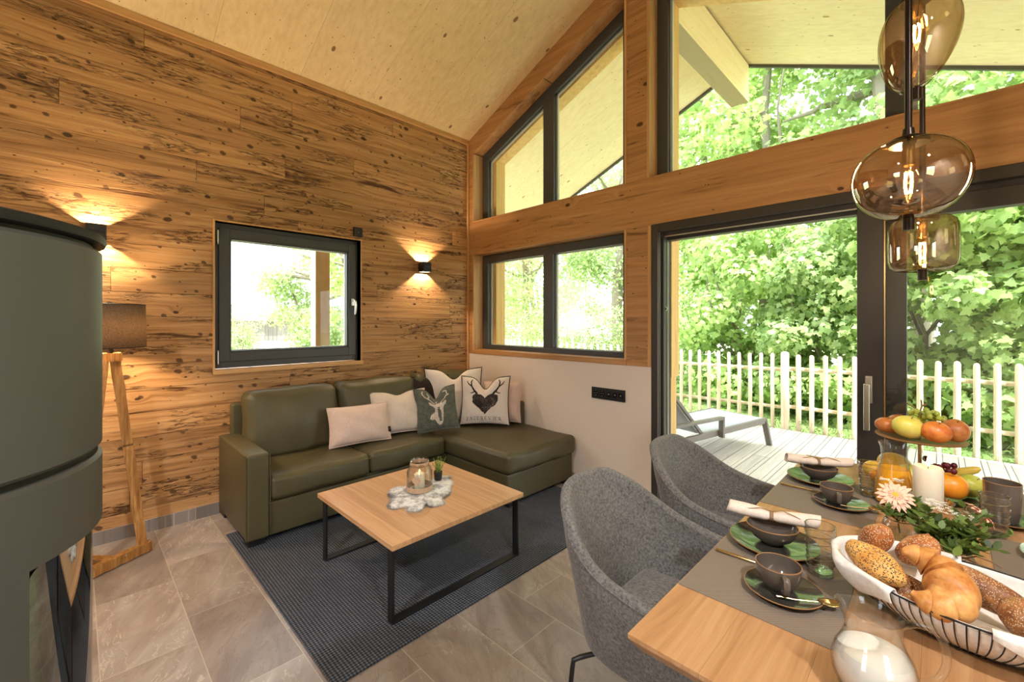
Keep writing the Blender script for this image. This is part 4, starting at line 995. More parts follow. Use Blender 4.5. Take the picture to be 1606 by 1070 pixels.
# ------------------------------------------------------------------ upholstered armchairs, facing +x
def shell(u, t, off=0.):
    """u -1..1 from the near arm tip round the flat back to the far one, t 0..1 bottom to rim."""
    a = u*2.06; ua = abs(a)
    W_, D_ = .275, .27
    if ua < 1.25:
        ang = ua/1.25*PI/2; s_ = math.sin(ang); c_ = math.cos(ang)
        x = -D_*(abs(c_)**.62); y = W_*(abs(s_)**.80)
    else:
        s_, c_ = 1., 0.
        x = (ua-1.25)/.81*.27; y = W_-.012*((ua-1.25)/.81)**2
    if a < 0: y = -y
    # rim: narrow high back with rounded corners, then an almost straight fall to the arms
    e = min(1., ua/.46); top = -.030*e**4
    k = min(1., max(0., (ua-.44)/.86)); k = k*k*(3-2*k)*.45+k*.55
    zr = .815+top-.175*k-.035*max(0, (ua-1.25)/.81)
    zb = .345
    sc = .84+.16*min(1, t*1.25)**.8
    z = zb+(zr-zb)*t
    nar = 1-.10*max(0, t-.45)*math.exp(-(ua/.75)**2)
    lean = -.075*t*t*(math.exp(-(ua/.85)**2))
    px = x*(sc if x < 0 else .80+.20*t)+lean; py = y*sc*nar
    if off:
        px += -off*abs(c_) if x < 0 else 0; py += off*(1 if y > 0 else -1)*abs(s_)
    return px, py, z
def make_chair():
    t = thing('dining_armchair', 'x', 'armchair', (0, 0, 0), 0, 'grey armchairs at the dining table')
    m = MB(); nu, nv = 49, 15; vs = []; fs = []
    def inner(i, j): return shell(-1+2*i/(nu-1), j/(nv-1))
    def outer(i, j):
        p = shell(-1+2*i/(nu-1), j/(nv-1), .038); return (p[0], p[1], p[2])
    m.grid(lambda a, b: shell(a*2-1, b), nu, nv)
    inn = m; inn.f = [f[::-1] for f in inn.f]
    inn.build('inner_shell', M['chairfab'], t, True, local=True, angle=80)
    o = MB()
    def of(a, b):   # outer skin runs from the rim down and under the seat
        u = a*2-1
        if b < .72:
            tt = 1-b/.72; p = shell(u, tt, .040); rim = math.sin(min(1, tt)*PI/2)
            zz = p[2]-.006*(tt > .98)
            return (p[0], p[1], zz)
        k = (b-.72)/.28; p = shell(u, 0., .040); s_ = math.cos(k*PI/2*.96); return (p[0]*s_+.02*(1-s_), p[1]*s_, p[2]-.06*math.sin(k*PI/2))
    o.grid(of, nu, 28); o.build('outer_shell', M['chairfab'], t, True, local=True, angle=80)
    rim = MB()
    ip = [shell(-1+2*i/(nu-1), 1) for i in range(nu)]; op = [shell(-1+2*i/(nu-1), 1, .040) for i in range(nu)]
    mid = [((p[0]+q[0])/2, (p[1]+q[1])/2, p[2]-.004) for p, q in zip(ip, op)]
    e0 = [(mid[0][0]+.0, mid[0][1], z) for z in (.40, .46, .54)]; e1 = [(mid[-1][0], mid[-1][1], z) for z in (.40, .46, .54)][::-1]
    tip = lambda s_: [((shell(s_, q)[0]+shell(s_, q, .04)[0])/2, (shell(s_, q)[1]+shell(s_, q, .04)[1])/2, shell(s_, q)[2]) for q in (0., .25, .5, .75, .95)]
    rim.tube(tip(-1)+mid[0:]+tip(1)[::-1], .0205, 12); rim.build('rim_roll', M['chairfab'], t, True, local=True)
    sp = MB()
    sp.tube([shell(-1+2*i/(nu-1), 1, .040) for i in range(nu)], .0025, 6)
    sp.build('piping', M['chairfab'], t, True, local=True)
    def seatf(q, a): return (q[0], q[1]*(1-.10*(a[0] < 0)*a[0]*a[0]), q[2])
    MB().rbox(-.20, .27, -.225, .225, .36, .435, .035, 10, (.004, .004, .012), seatf).build('seat', M['chairfab'], t, True, local=True)
    for sx in (-1, 1):
        for sy in (-1, 1):
            m = MB(); x0 = .02+.14*sx; x1 = .02+.25*sx; y0 = .13*sy; y1 = .25*sy
            m.tube([(x0*.6, y0, 0.286), (x0+.05*sx, y0+.04*sy, .284), (x1-.02*sx, y1-.02*sy, .278), (x1-.003*sx, y1-.003*sy, .268), (x1, y1, .24), (x1+.02*sx, y1+.01*sy, .012)], .0085, 10)
            m.tube([(x1+.02*sx, y1+.01*sy, .0), (x1+.02*sx, y1+.01*sy, .014)], .011, 10)
            m.build('leg', M['black'], t, True, local=True)
    return t
ch = make_chair(); ch.location = (3.205, -1.735, .0); ch['label'] = 'grey fabric armchair nearest the camera at the dining table'
place(ch, (3.185, -.985, .0), 0, 'grey fabric armchair at the dining table nearer the terrace door')

# ------------------------------------------------------------------ pendants
BULBS = []
PB = (3.86, -1.35)
def ctop(x): return roof(x)
def pendant(name, label, c, prof, n=48, tiltv=(0, 0), lean=None, squash=(1, 1), bulb_dz=.0, rod_r=.008, rod_top=None):
    zc = c[2]; top = prof[-1][1]; bot = prof[0][1]
    t = thing('pendant_lamp', label, 'pendant lamp', (c[0], c[1], zc), 0, 'smoked glass pendant lamps over the table')
    Mx = Matrix.Translation(c) @ Matrix.Rotation(tiltv[0], 4, 'X') @ Matrix.Rotation(tiltv[1], 4, 'Y')
    def dx(z): return lean(z) if lean else (0, 0)
    m = MB(); m.lathe(prof, n, (0, 0, 0), squash[0], squash[1], dx=dx); m.xf(Mx); m.build('glass_shade', M['smoke'], t, True, angle=80)
    zt = zc+top
    m = MB(); m.tube([(c[0], c[1], zt-.005), (c[0], c[1], ctop(c[0])-.03)], rod_r, 12); m.build('rod', M['darkmetal'], t)
    m = MB(); m.lathe([(0, zt-.014), (.042, zt-.014), (.045, zt-.006), (.040, zt+.002), (.014, zt+.012), (.012, zt+.03), (0, zt+.03)], 28, (c[0], c[1], 0)); m.build('cap', M['darkmetal'], t)
    m = MB(); m.lathe([(0, zt-.07), (.0135, zt-.07), (.0135, zt-.01), (0, zt-.01)], 20, (c[0], c[1], 0)); m.build('lamp_holder', M['brass'], t)
    zb = zt-.07
    m = MB(); m.lathe([(.0, -.105), (.006, -.098), (.016, -.075), (.021, -.05), (.020, -.03), (.0135, -.006), (.013, .002)], 20, (c[0], c[1], zb)); b = m.build('light_bulb', M['bulbglow'], t)
    f = MB()
    for k in range(4):
        a = k*PI/2+.4; f.tube([(c[0]+.007*math.cos(a), c[1]+.007*math.sin(a), zb-.018), (c[0]+.010*math.cos(a+.5), c[1]+.010*math.sin(a+.5), zb-.045), (c[0]+.006*math.cos(a), c[1]+.006*math.sin(a), zb-.075)], .0022, 6)
    f.build('filament', M['bulb'], b)
    m = MB(); m.tube([(c[0]+dx(bot)[0], c[1]+dx(bot)[1], zc+bot-.03), (c[0]+dx(bot)[0], c[1]+dx(bot)[1], zc+bot+.012)], .0125, 16); m.build('end_stub', M['darkmetal'], t)
    m = MB(); zz = ctop(c[0]); m.lathe([(0, zz-.035), (.05, zz-.035), (.05, zz+.02), (0, zz+.02)], 28, (c[0], c[1], 0)); m.build('ceiling_rose', M['darkmetal'], t)
    BULBS.append((c[0], c[1], zb-.05)); return t
def egg(r, h, k=0., n=22, p=1., r0=.02):
    out = []
    for i in range(n+1):
        a = -PI/2+PI*i/n; z = h/2*math.sin(a); w = abs(math.cos(a))**p*r*(1+k*math.sin(a)); out.append((max(w, r0 if i in (0, n) else 0), z))
    return out
pendant('a', 'upper smoked glass pendant, egg shaped, highest of the three', (3.835, -1.30, 2.345), egg(.098, .30, .20, p=.86), tiltv=(R(0), R(9)), lean=None)
pendant('b', 'middle smoked glass pendant, wide and flattened, nearest the camera', (3.827, -1.62, 1.835), egg(.124, .214, .04, p=.80), tiltv=(R(0), R(0)))
pendant('c', 'lower smoked glass pendant, squat drum with rounded corners', (3.845, -1.16, 1.715), [(.02, -.092), (.05, -.092), (.072, -.088), (.086, -.076), (.092, -.055), (.093, 0), (.091, .055), (.085, .078), (.07, .09), (.048, .094), (.02, .095)])
# ceiling spots further back in the room
SPOTS = []
for k, (x, y) in enumerate(((1.6, -4.3), (3.4, -4.6), (5.2, -3.4), (2.2, -5.8), (4.6, -5.8))):
    z = roof(x); t = thing('ceiling_spot', 'small white ceiling spot lamp behind the photographer', 'ceiling lamp', (x, y, z), 0, 'ceiling spots at the back of the room')
    m = MB(); m.lathe([(0, -.09), (.035, -.09), (.045, -.085), (.045, .02), (0, .02)], 24, (x, y, z)); m.build('spot_housing', M['plaster'], t)
    SPOTS.append((x, y, z-.12))
# ------------------------------------------------------------------ everything on the dining table
def placemat(label, x0, y0, x1, y1):
    o = MB().rbox(x0, x1, y0, y1, TZ, TZ+.0025, .001, 2).build('placemat', M['mat'], smooth=False); return tag(o, label, 'placemat', 'woven taupe placemats')
placemat('taupe woven placemat at the corner of the table nearest the camera', 3.398, -2.09, 3.73, -1.625)
placemat('taupe woven placemat in front of the far armchair', 3.398, -1.36, 3.73, -.885)
placemat('taupe woven placemat at the right side of the table, nearest the bread', 3.995, -1.60, 4.325, -1.14)
placemat('taupe woven placemat at the far right of the table under the grey mug', 3.995, -.99, 4.325, -.56)
MT = TZ+.0026
def dish(prof, c, n=44, sx=1., sy=1.): return MB().lathe(prof, n, c, sx, sy)
def make_plate(r=.118, glz='plateglaze'):
    t = thing('dinner_plate', 'x', 'plate', (0, 0, 0), 0, 'dark glazed plates')
    MB().lathe([(0, .002), (r*.55, .001), (r*.60, .003), (r*.85, .011), (r, .019), (r*.995, .022), (r*.84, .0155), (r*.62, .0075), (0, .006)], 56).build('plate_body', M[glz], t, local=True)
    MB().tube([(r*math.cos(k*PI/28), r*math.sin(k*PI/28), .0205) for k in range(56)], .0018, 6, closed=True).build('rim', M['rimglaze'], t, local=True)
    return t
def make_bowl(r=.070, h=.052):
    t = thing('cereal_bowl', 'x', 'bowl', (0, 0, 0), 0, 'small taupe bowls')
    MB().lathe([(0, .002), (r*.42, .0), (r*.46, .004), (r*.76, .018), (r*.95, .038), (r, h), (r*.965, h), (r*.90, .038), (r*.70, .021), (r*.4, .009), (0, .007)], 48, (0, 0, 0), 1.0, .92).build('bowl_body', M['taupe'], t, local=True)
    MB().tube([(r*.985*math.cos(k*PI/24), r*.905*math.sin(k*PI/24), h+.0005) for k in range(48)], .0016, 6, closed=True).build('rim', M['rimglaze'], t, local=True)
    return t
def make_cup(r=.052, h=.060):
    t = thing('coffee_cup', 'x', 'cup', (0, 0, 0), 0, 'taupe coffee cups')
    MB().lathe([(0, .001), (r*.55, .0), (r*.62, .004), (r*.86, .02), (r*.98, .042), (r, h), (r*.955, h), (r*.93, .042), (r*.80, .022), (r*.5, .008), (0, .006)], 44).build('cup_body', M['taupe'], t, local=True)
    MB().tube([(r*.978*math.cos(k*PI/22), r*.978*math.sin(k*PI/22), h+.0005) for k in range(44)], .0014, 6, closed=True).build('rim', M['rimglaze'], t, local=True)
    m = MB(); pts = [(r*.93, 0, h-.006), (r+.012, 0, h-.006), (r+.019, 0, h-.013), (r+.019, 0, h-.030), (r+.012, 0, h-.042), (r*.80, 0, .014)]
    m.tube(smooth(pts, 4), .0035, 10, flat=1.); m.v = [(x, y*2.1, z) for x, y, z in m.v]; m.build('cup_handle', M['taupe'], t, local=True)
    return t
def make_saucer(r=.086):
    t = thing('saucer', 'x', 'saucer', (0, 0, 0), 0, 'dark glazed saucers')
    MB().lathe([(0, .002), (r*.5, .001), (r*.56, .003), (r*.8, .008), (r, .0145), (r*.99, .017), (r*.80, .0115), (r*.5, .006), (0, .005)], 48).build('saucer_body', M['plateglaze'], t, local=True)
    MB().tube([(r*math.cos(k*PI/24), r*math.sin(k*PI/24), .016) for k in range(48)], .0014, 6, closed=True).build('rim', M['rimglaze'], t, local=True)
    return t
def make_spoon():
    t = thing('teaspoon', 'x', 'spoon', (0, 0, 0), 0, 'champagne metal teaspoons')
    m = MB(); m.tube([(-.06, 0, .004), (-.02, 0, .002), (.03, 0, .0055)], [.0035, .0024, .0022], 8, flat=.5); m.build('spoon_handle', M['brass'], t, local=True)
    m = MB(); m.grid(lambda a, b: (.052+.024*math.cos(PI*b)*-1*1., .0165*math.sin(PI*b)*(a*2-1), .0015+.006*((a*2-1)**2*math.sin(PI*b)+abs(math.cos(PI*b))**2)), 9, 13)
    m.build('spoon_bowl', M['brass'], t, local=True, solid=.0012); return t
def make_knife():
    t = thing('table_knife', 'x', 'knife', (0, 0, 0), 0, 'champagne metal knives')
    MB().tube([(-.11, 0, .005), (-.105, 0, .005), (.0, 0, .005)], [.003, .0048, .0036], 10).build('knife_handle', M['brass'], t, local=True)
    MB().prism([(0, -.0035), (.075, -.009), (.095, -.004), (.10, .004), (0, .0035)], 'z', .0035, .0052).build('blade', M['brass'], t, local=True)
    return t
def make_tumbler(r=.036, h=.132):
    t = thing('water_glass', 'x', 'drinking glass', (0, 0, 0), 0, 'ribbed water glasses')
    pr = [(0, .001), (r*.78, .001), (r*.82, .004)]+[(r*(.83+.17*k/14)+.0012*math.sin(k*2.2), .004+(h-.004)*k/14) for k in range(1, 15)]
    MB().lathe(pr+[(r-.0022, h), (r*.80, .012), (0, .010)], 40).build('glass_body', M['clear'], t, local=True)
    rb = MB(); tn = 5; NP = tn*24
    rb.tube([(r*(.86+.13*q/NP)*1.01*math.cos(q*PI/12), r*(.86+.13*q/NP)*1.01*math.sin(q*PI/12), .012+(h-.03)*q/NP) for q in range(NP+1)], .0011, 6)
    rb.build('spiral_rib', M['rib'], t, local=True)
    MB().tube([((r-.001)*math.cos(k*PI/20), (r-.001)*math.sin(k*PI/20), h) for k in range(40)], .0013, 6, closed=True).build('rim', M['rib'], t, local=True)
    MB().lathe([(0, .0015), (r*.74, .0015), (r*.78, .006), (r*.74, .011), (0, .0105)], 32).build('base_disc', M['rib'], t, local=True); return t
def make_napkin():
    t = thing('rolled_napkin', 'x', 'napkin', (0, 0, 0), 0, 'rolled napkins tied with twine')
    m = MB(); n, k = 30, 24; Ln = .245
    def f(a, b):
        s = a-.5; w = 1-.40*math.exp(-(s/.055)**2); th = 2*PI*b*1.35; r0 = (.0215-.005*b)*w*(1+.10*math.sin(a*9))
        return (s*Ln+.010*math.sin(th)*abs(s), r0*math.cos(th)*1.12, r0*math.sin(th)*.85+.0185+.006*s*s*4-.004*math.exp(-(s/.1)**2))
    m.grid(f, n, 40); m.build('cloth', M['napkin'], t, local=True, solid=.0018, angle=80)
    m = MB(); w = .0165
    for o in (-.003, .003): m.tube([(o, w*math.cos(i*PI/12)*1.06, w*math.sin(i*PI/12)*.85+.0165) for i in range(24)], .0017, 6, closed=True)
    m.tube([(.0, 0, .031), (-.03, -.012, .040), (-.06, -.018, .034), (-.085, -.014, .031)], .0014, 6)
    m.tube([(.0, 0, .031), (.03, -.010, .042), (.06, -.018, .036), (.085, -.022, .026)], .0014, 6)
    m.build('twine', M['twine'], t, local=True); return t
pl, bo, cu, sa, sp, kn, tu, na = make_plate(), make_bowl(), make_cup(), make_saucer(), make_spoon(), make_knife(), make_tumbler(), make_napkin()
def put(o, loc, rz, label): o.location = loc; o.rotation_euler = (0, 0, rz); o['label'] = label
put(pl, (3.525, -1.70, MT), 0, 'dark glazed plate with a bowl on it, on the placemat nearest the camera')
place(pl, (3.52, -.95, MT), 0, 'dark glazed plate with a bowl on it, on the placemat by the far armchair')
put(bo, (3.52, -1.695, MT+.008), R(20), 'taupe bowl under the rolled napkin closest to the camera')
place(bo, (3.515, -.945, MT+.008), R(10), 'taupe bowl under the rolled napkin nearest the terrace door')
put(na, (3.51, -1.66, MT+.008+.050), R(14), 'rolled off-white napkin tied with twine on the bowl closest to the camera')
place(na, (3.51, -.92, MT+.008+.050), R(26), 'rolled off-white napkin tied with twine on the bowl nearest the terrace door')
put(sa, (3.605, -1.945, MT), 0, 'dark glazed saucer at the front, under the cup nearest the camera')
place(sa, (3.625, -1.19, MT), 0, 'dark glazed saucer under the cup of the far placemat')
put(cu, (3.592, -1.935, MT+.006), R(-62), 'taupe coffee cup nearest the camera with a teaspoon beside it')
place(cu, (3.61, -1.185, MT+.006), R(-75), 'taupe coffee cup in the middle of the left table side')
put(sp, (3.655, -1.97, MT+.013), R(28), 'teaspoon lying on the saucer nearest the camera')
place(sp, (3.68, -1.215, MT+.013), R(20), 'teaspoon lying on the saucer of the far placemat')
put(kn, (3.52, -1.85, MT), R(2), 'slim champagne metal knife on the placemat nearest the camera')
place(kn, (3.52, -1.108, MT), R(2), 'slim champagne metal knife on the placemat by the far armchair')
put(tu, (3.655, -1.775, MT), 0, 'empty ribbed water glass left of the bread basket')
place(tu, (3.690, -1.0, MT), 0, 'empty ribbed water glass in front of the yellow fruit')
place(tu, (4.012, -1.125, TZ), 0, 'empty ribbed water glass in front of the tall grey mug')
place(sa, (4.040, -.965, MT), 0, 'dark glazed saucer under the tall grey mug on the right')
mg = thing('coffee_mug', 'tall grey stoneware mug at the right end of the table', 'mug', (4.040, -.965, MT+.006))
MB().lathe([(0, .001), (.038, .0), (.041, .004), (.045, .06), (.047, .130), (.0445, .130), (.042, .06), (.038, .01), (0, .008)], 44, (4.040, -.965, MT+.006)).build('mug_body', M['taupe'], mg)
MB().tube([(4.040+.0458*math.cos(k*PI/22), -.965+.0458*math.sin(k*PI/22), MT+.006+.1305) for k in range(44)], .0014, 6, closed=True).build('rim', M['rimglaze'], mg)
bp = thing('bread_plate', 'pale blue plate cut off by the right edge of the photo', 'plate', (4.17, -1.235, MT))
MB().lathe([(0, .002), (.07, .001), (.08, .004), (.115, .016), (.113, .019), (.078, .008), (0, .006)], 48, (4.17, -1.235, MT)).build('plate_body', M['blueplate'], bp)
o = MB().lathe([(0, .0), (.035, .0), (.06, .03), (.068, .05), (.065, .05), (.056, .03), (.03, .008), (0, .006)], 40, (4.17, -1.235, MT+.008)).build('small_bowl', M['felt']); tag(o, 'small light brown bowl on the pale blue plate', 'bowl')

# two-tier fruit stand
FS = (3.83, -.80)
fs_ = thing('fruit_stand', 'two-tier fruit stand with dark plates piled with fruit', 'fruit stand', (FS[0], FS[1], TZ))
L1, L2 = TZ+.02, TZ+.215
MB().lathe([(0, 0), (.09, 0), (.095, .006), (.16, .014), (.165, .018), (.158, .018), (.09, .011), (0, .009)], 56, (FS[0]+.01, FS[1], L1-.015)).build('lower_plate', M['plateglaze'], fs_)
MB().lathe([(0, 0), (.07, 0), (.075, .004), (.136, .014), (.140, .018), (.134, .018), (.07, .009), (0, .007)], 56, (FS[0], FS[1], L2-.01)).build('upper_plate', M['rimglaze'], fs_)
MB().tube([(FS[0], FS[1], L1-.005), (FS[0], FS[1], L2)], .006, 12).tube([(FS[0], FS[1], L2), (FS[0], FS[1], L2+.10)], .0045, 10).build('stand_rod', M['brass'], fs_)
def fr(name, label, cat, c, r, mat, grp='fruit on the stand', rot=(0, 0, 0), stem=True, dent=True):
    t = thing(name, label, cat, (c[0], c[1], c[2]-r[2]), 0, grp)
    def fn(d):
        q = 1.
        if dent: q -= .16*math.exp(-((1-abs(d[2]))/.05))
        return q*(1+.02*math.sin(d[0]*3+d[1]*2))
    m = MB(); m.sph((0, 0, 0), r, 26, 16, fn); Mx = Matrix.Translation(c) @ Euler(rot).to_matrix().to_4x4(); m.xf(Mx); m.build('fruit_body', M[mat], t)
    if stem:
        s = MB(); s.tube([Mx @ Vector((0, 0, r[2]*.80)), Mx @ Vector((.002, .002, r[2]*1.08))], .0013, 6); s.build('fruit_stem', M['stem'], t)
    return t
U = L2+.012
def FP(a, b): return (FS[0]+a, FS[1]+b)   # a to the right of the view, b away
def fu(name, label, cat, a, b, z, r, mat, **k):
    x, y = FP(a*1.12, b*1.10); r = tuple(q*1.22 for q in r); return fr(name, label, cat, (x, y, z+.007), r, mat, **k)
fu('persimmon', 'brown orange fruit at the left rim of the upper tier', 'fruit', -.088, -.015, U+.024, (.034, .032, .026), 'fr_kiwi', rot=(0, .1, 0))
fu('persimmon', 'brown fruit half hidden behind the yellow green apple on the upper tier', 'fruit', -.060, .055, U+.028, (.032, .032, .028), 'fr_kiwi')
fu('yellow_apple', 'yellow green apple at the front left of the upper tier', 'apple', -.030, -.060, U+.036, (.042, .036, .036), 'fr_yellow', rot=(.3, .25, .3))
fu('red_apple', 'red orange striped apple at the front of the upper tier', 'apple', .042, -.066, U+.031, (.038, .034, .033), 'fr_red', rot=(.3, .2, .2))
fu('russet_apple', 'russet apple at the right of the upper tier', 'apple', .088, -.008, U+.034, (.036, .036, .036), 'fr_brown', rot=(.4, .2, 0))
fu('pear', 'pale green pear behind the yellow green apple on the upper tier', 'pear', -.005, .010, U+.036, (.032, .028, .030), 'fr_pear', rot=(0, .4, 0))
Wz = L1+.005
fu('lemon', 'yellow lemon at the left of the lower tier, seen through the water glass', 'lemon', -.128, -.015, Wz+.030, (.030, .030, .034), 'fr_lemon', rot=(1.2, .4, 0), stem=False, dent=False)
fu('mandarin', 'small orange mandarin at the front left of the lower tier', 'mandarin', -.105, -.080, Wz+.026, (.028, .028, .025), 'fr_orange', stem=False)
fu('mango', 'large yellow mango on the lower tier behind the juice carafe', 'mango', -.070, .050, Wz+.044, (.052, .038, .042), 'fr_lemon', rot=(0, .5, .3), stem=False, dent=False)
fu('yellow_apple', 'yellow apple behind the juice carafe on the lower tier', 'apple', -.028, -.045, Wz+.038, (.038, .038, .038), 'fr_yellow')
fu('orange', 'bright orange at the front right of the lower tier', 'orange', .075, -.080, Wz+.040, (.043, .040, .040), 'fr_orange', stem=False)
fu('pear', 'green pear right of the orange on the lower tier', 'pear', .122, -.010, Wz+.034, (.034, .034, .036), 'fr_pear', rot=(.3, .6, 0))
def banana():
    t = thing('banana', 'banana tip showing behind the red grapes', 'banana', (FS[0]+.1, FS[1]+.05, Wz), 0, 'fruit on the stand')
    pts = []; rs = []
    for i in range(12):
        k = i/11; x, y = FP(.03+.14*k, .075-.01*k); pts.append((x, y, Wz+.05+.045*k*k)); rs.append(.016*(1-abs(k-.45)**3*2.2)+.001 if k < .93 else .005)
    MB().tube(pts, rs, 10).build('fruit_body', M['fr_banana'], t)
banana()
def grapes(label, name, cs, mat, rad, stem):
    t = thing(name, label, 'grapes', (cs[0][0], cs[0][1], cs[0][2]-rad), 0, None)
    for c in cs: MB().sph(c, (rad, rad, rad*1.15), 14, 10).build('grape', M[mat], t)
    s = MB(); [s.tube(p, .0028, 7) for p in stem]; s.build('grape_stem', M['stem'], t); return t
rg = random.Random(9); cs = []
for k in range(40):
    if len(cs) >= 24: break
    for _ in range(60):
        a = rg.uniform(-.035, .07); b = rg.uniform(-.05, .04); h = rg.uniform(.0, .050)*(1-abs(a-.02)/.08)
        x, y = FP(a, b); z = U+.074+h
        if all((x-p[0])**2+(y-p[1])**2+(z-p[2])**2 > .0155**2 for p in cs): cs.append((x, y, z)); break
q = lambda a, b, z: (*FP(a, b), U+z+.012)
grapes('bunch of green grapes with bare stem on top of the fruit stand', 'green_grape_bunch', cs, 'gr_green', .0098, [[q(.03, 0, .06), q(.0, 0, .085), q(-.015, 0, .10), q(-.04, -.005, .118)], [q(.0, 0, .085), q(.006, 0, .11), q(.004, 0, .135)], [q(.006, 0, .11), q(.022, 0, .122)]])
cs = []
for k in range(60):
    if len(cs) >= 34: break
    for _ in range(80):
        a = rg.uniform(.0, .10); b = rg.uniform(-.12, .03); h = rg.uniform(.0, .075)
        x, y = FP(a, b); z = Wz+.035+h
        if (x-FS[0]-.084)**2+(y-FS[1]+.088)**2+(z-Wz-.047)**2 < .062**2: continue
        if all((x-p[0])**2+(y-p[1])**2+(z-p[2])**2 > .0165**2 for p in cs): cs.append((x, y, z)); break
q = lambda a, b, z: (*FP(a, b), Wz+z)
grapes('bunch of dark red grapes spilling over the lower tier', 'red_grape_bunch', cs, 'gr_red', .0105, [[q(.06, 0, .06), q(.05, -.02, .09), q(.03, -.02, .10)]])

# juice carafe
JC = (3.765, -1.03)
jc = thing('juice_carafe', 'glass carafe half full of orange juice before the fruit stand', 'carafe', (JC[0], JC[1], TZ))
MB().lathe([(0, .001), (.052, .001), (.057, .006), (.058, .04), (.054, .09), (.044, .145), (.038, .185), (.040, .212), (.047, .232), (.0455, .232), (.038, .212), (.036, .185), (.042, .145), (.052, .09), (.0555, .04), (.052, .010), (0, .007)], 44, (JC[0], JC[1], TZ)).build('glass_body', M['clear'], jc)
MB().lathe([(0, .008), (.0535, .011), (.0568, .04), (.0528, .09), (.0445, .138), (0, .138)], 44, (JC[0], JC[1], TZ)).build('orange_juice', M['juice'], jc)
hx = [Vector((JC[0], JC[1], TZ))+Vector((.98, .2, 0))*a+Vector((0, 0, b)) for a, b in ((.038, .212), (.056, .222), (.074, .21), (.080, .17), (.072, .12), (.052, .09))]
MB().tube(smooth(hx), .0048, 10).build('carafe_handle', M['clear'], jc)

# pillar candle on a silver dish
CD = (3.859, -1.165)
cs_ = thing('candle_dish', 'shiny silver rimmed glass dish under the ivory pillar candle', 'dish', (CD[0], CD[1], TZ))
MB().lathe([(0, .0), (.045, .0), (.048, .004), (.030, .012), (.022, .03), (.030, .045), (.055, .058), (.064, .085), (.066, .088), (.062, .088), (.052, .066), (.048, .062), (0, .062)], 44, (CD[0], CD[1], TZ)).build('dish_body', M['chrome'], cs_)
CZ = TZ+.0635
pc = thing('pillar_candle', 'thick ivory pillar candle burning in the middle of the table', 'candle', (CD[0], CD[1], CZ))
MB().lathe([(0, .0), (.0375, .0), (.039, .003), (.039, .126), (.036, .134), (.02, .128), (0, .126)], 40, (CD[0], CD[1], CZ)).build('wax_body', M['wax'], pc)
MB().tube([(CD[0], CD[1], CZ+.124), (CD[0]+.001, CD[1], CZ+.137)], .001, 6).build('wick', M['black'], pc)
MB().lathe([(0, -.012), (.0045, -.007), (.0055, .0), (.004, .012), (.0015, .026), (0, .034)], 14, (CD[0]+.001, CD[1], CZ+.146)).build('flame', M['flame'], pc)

# flower jars
def jarlet(name, label, c, r, h, ring=False):
    t = thing(name, label, 'flower jar', (c[0], c[1], TZ), 0, 'glass jars with flowers')
    MB().lathe([(0, .001), (r*.9, .001), (r, .008), (r, h*.62), (r*.86, h*.78), (r*.74, h*.84), (r*.76, h), (r*.72, h), (r*.70, h*.84), (r*.80, h*.76), (r*.94, h*.60), (r*.94, .012), (0, .009)], 36, (c[0], c[1], TZ)).build('glass_body', M['clear'], t)
    MB().lathe([(0, .010), (r*.93, .012), (r*.93, h*.45), (0, h*.45)], 30, (c[0], c[1], TZ)).build('water', M['clear'], t)
    w = MB(); w.tube([(c[0]+r*.79*math.cos(k*PI/16), c[1]+r*.79*math.sin(k*PI/16), TZ+h*.86) for k in range(32)], .0016, 6, closed=True); w.build('wire_ring', M['chrome'], t)
    return t
fa = (3.80, -1.42); fb = (3.915, -1.545)
ja = jarlet('flower_jar', 'small swing-top glass jar holding the peach gerbera', fa, .044, .096)
jb = jarlet('flower_jar', 'small glass jar tied with twine, full of dark green sprigs', fb, .041, .092)
lid = MB(); lc = Vector((fa[0], fa[1], TZ+.075))+Vector((1, 0, 0))*.056
rim = [lc+Vector((.60*math.cos(k*PI/16)*.024, .60*math.cos(k*PI/16)*.024, math.sin(k*PI/16)*.028)) for k in range(32)]
lid.tube(rim, .004, 8, closed=True); lid.build('hinged_lid', M['clear'], ja)
tw = MB(); tw.tube([(fb[0]+.031*math.cos(k*PI/16), fb[1]+.031*math.sin(k*PI/16), TZ+.072) for k in range(32)], .0022, 6, closed=True)
fd2 = Vector((fb[0]+.02, fb[1]-.028, TZ+.072)); rt = Vector((.98, .2, 0))
for pts in ([(0, 0), (-.03, .008), (-.045, -.004), (-.02, -.008), (0, 0)], [(0, 0), (.02, .012), (.045, .006), (.065, -.004)], [(0, 0), (.02, -.006), (.045, -.012), (.062, -.020)], [(0, 0), (-.004, -.02), (.003, -.045)]):
    tw.tube([fd2+rt*a+Vector((0, 0, b)) for a, b in pts], .0019, 6)
tw.build('twine_bow', M['twine'], jb)
rf = random.Random(21)
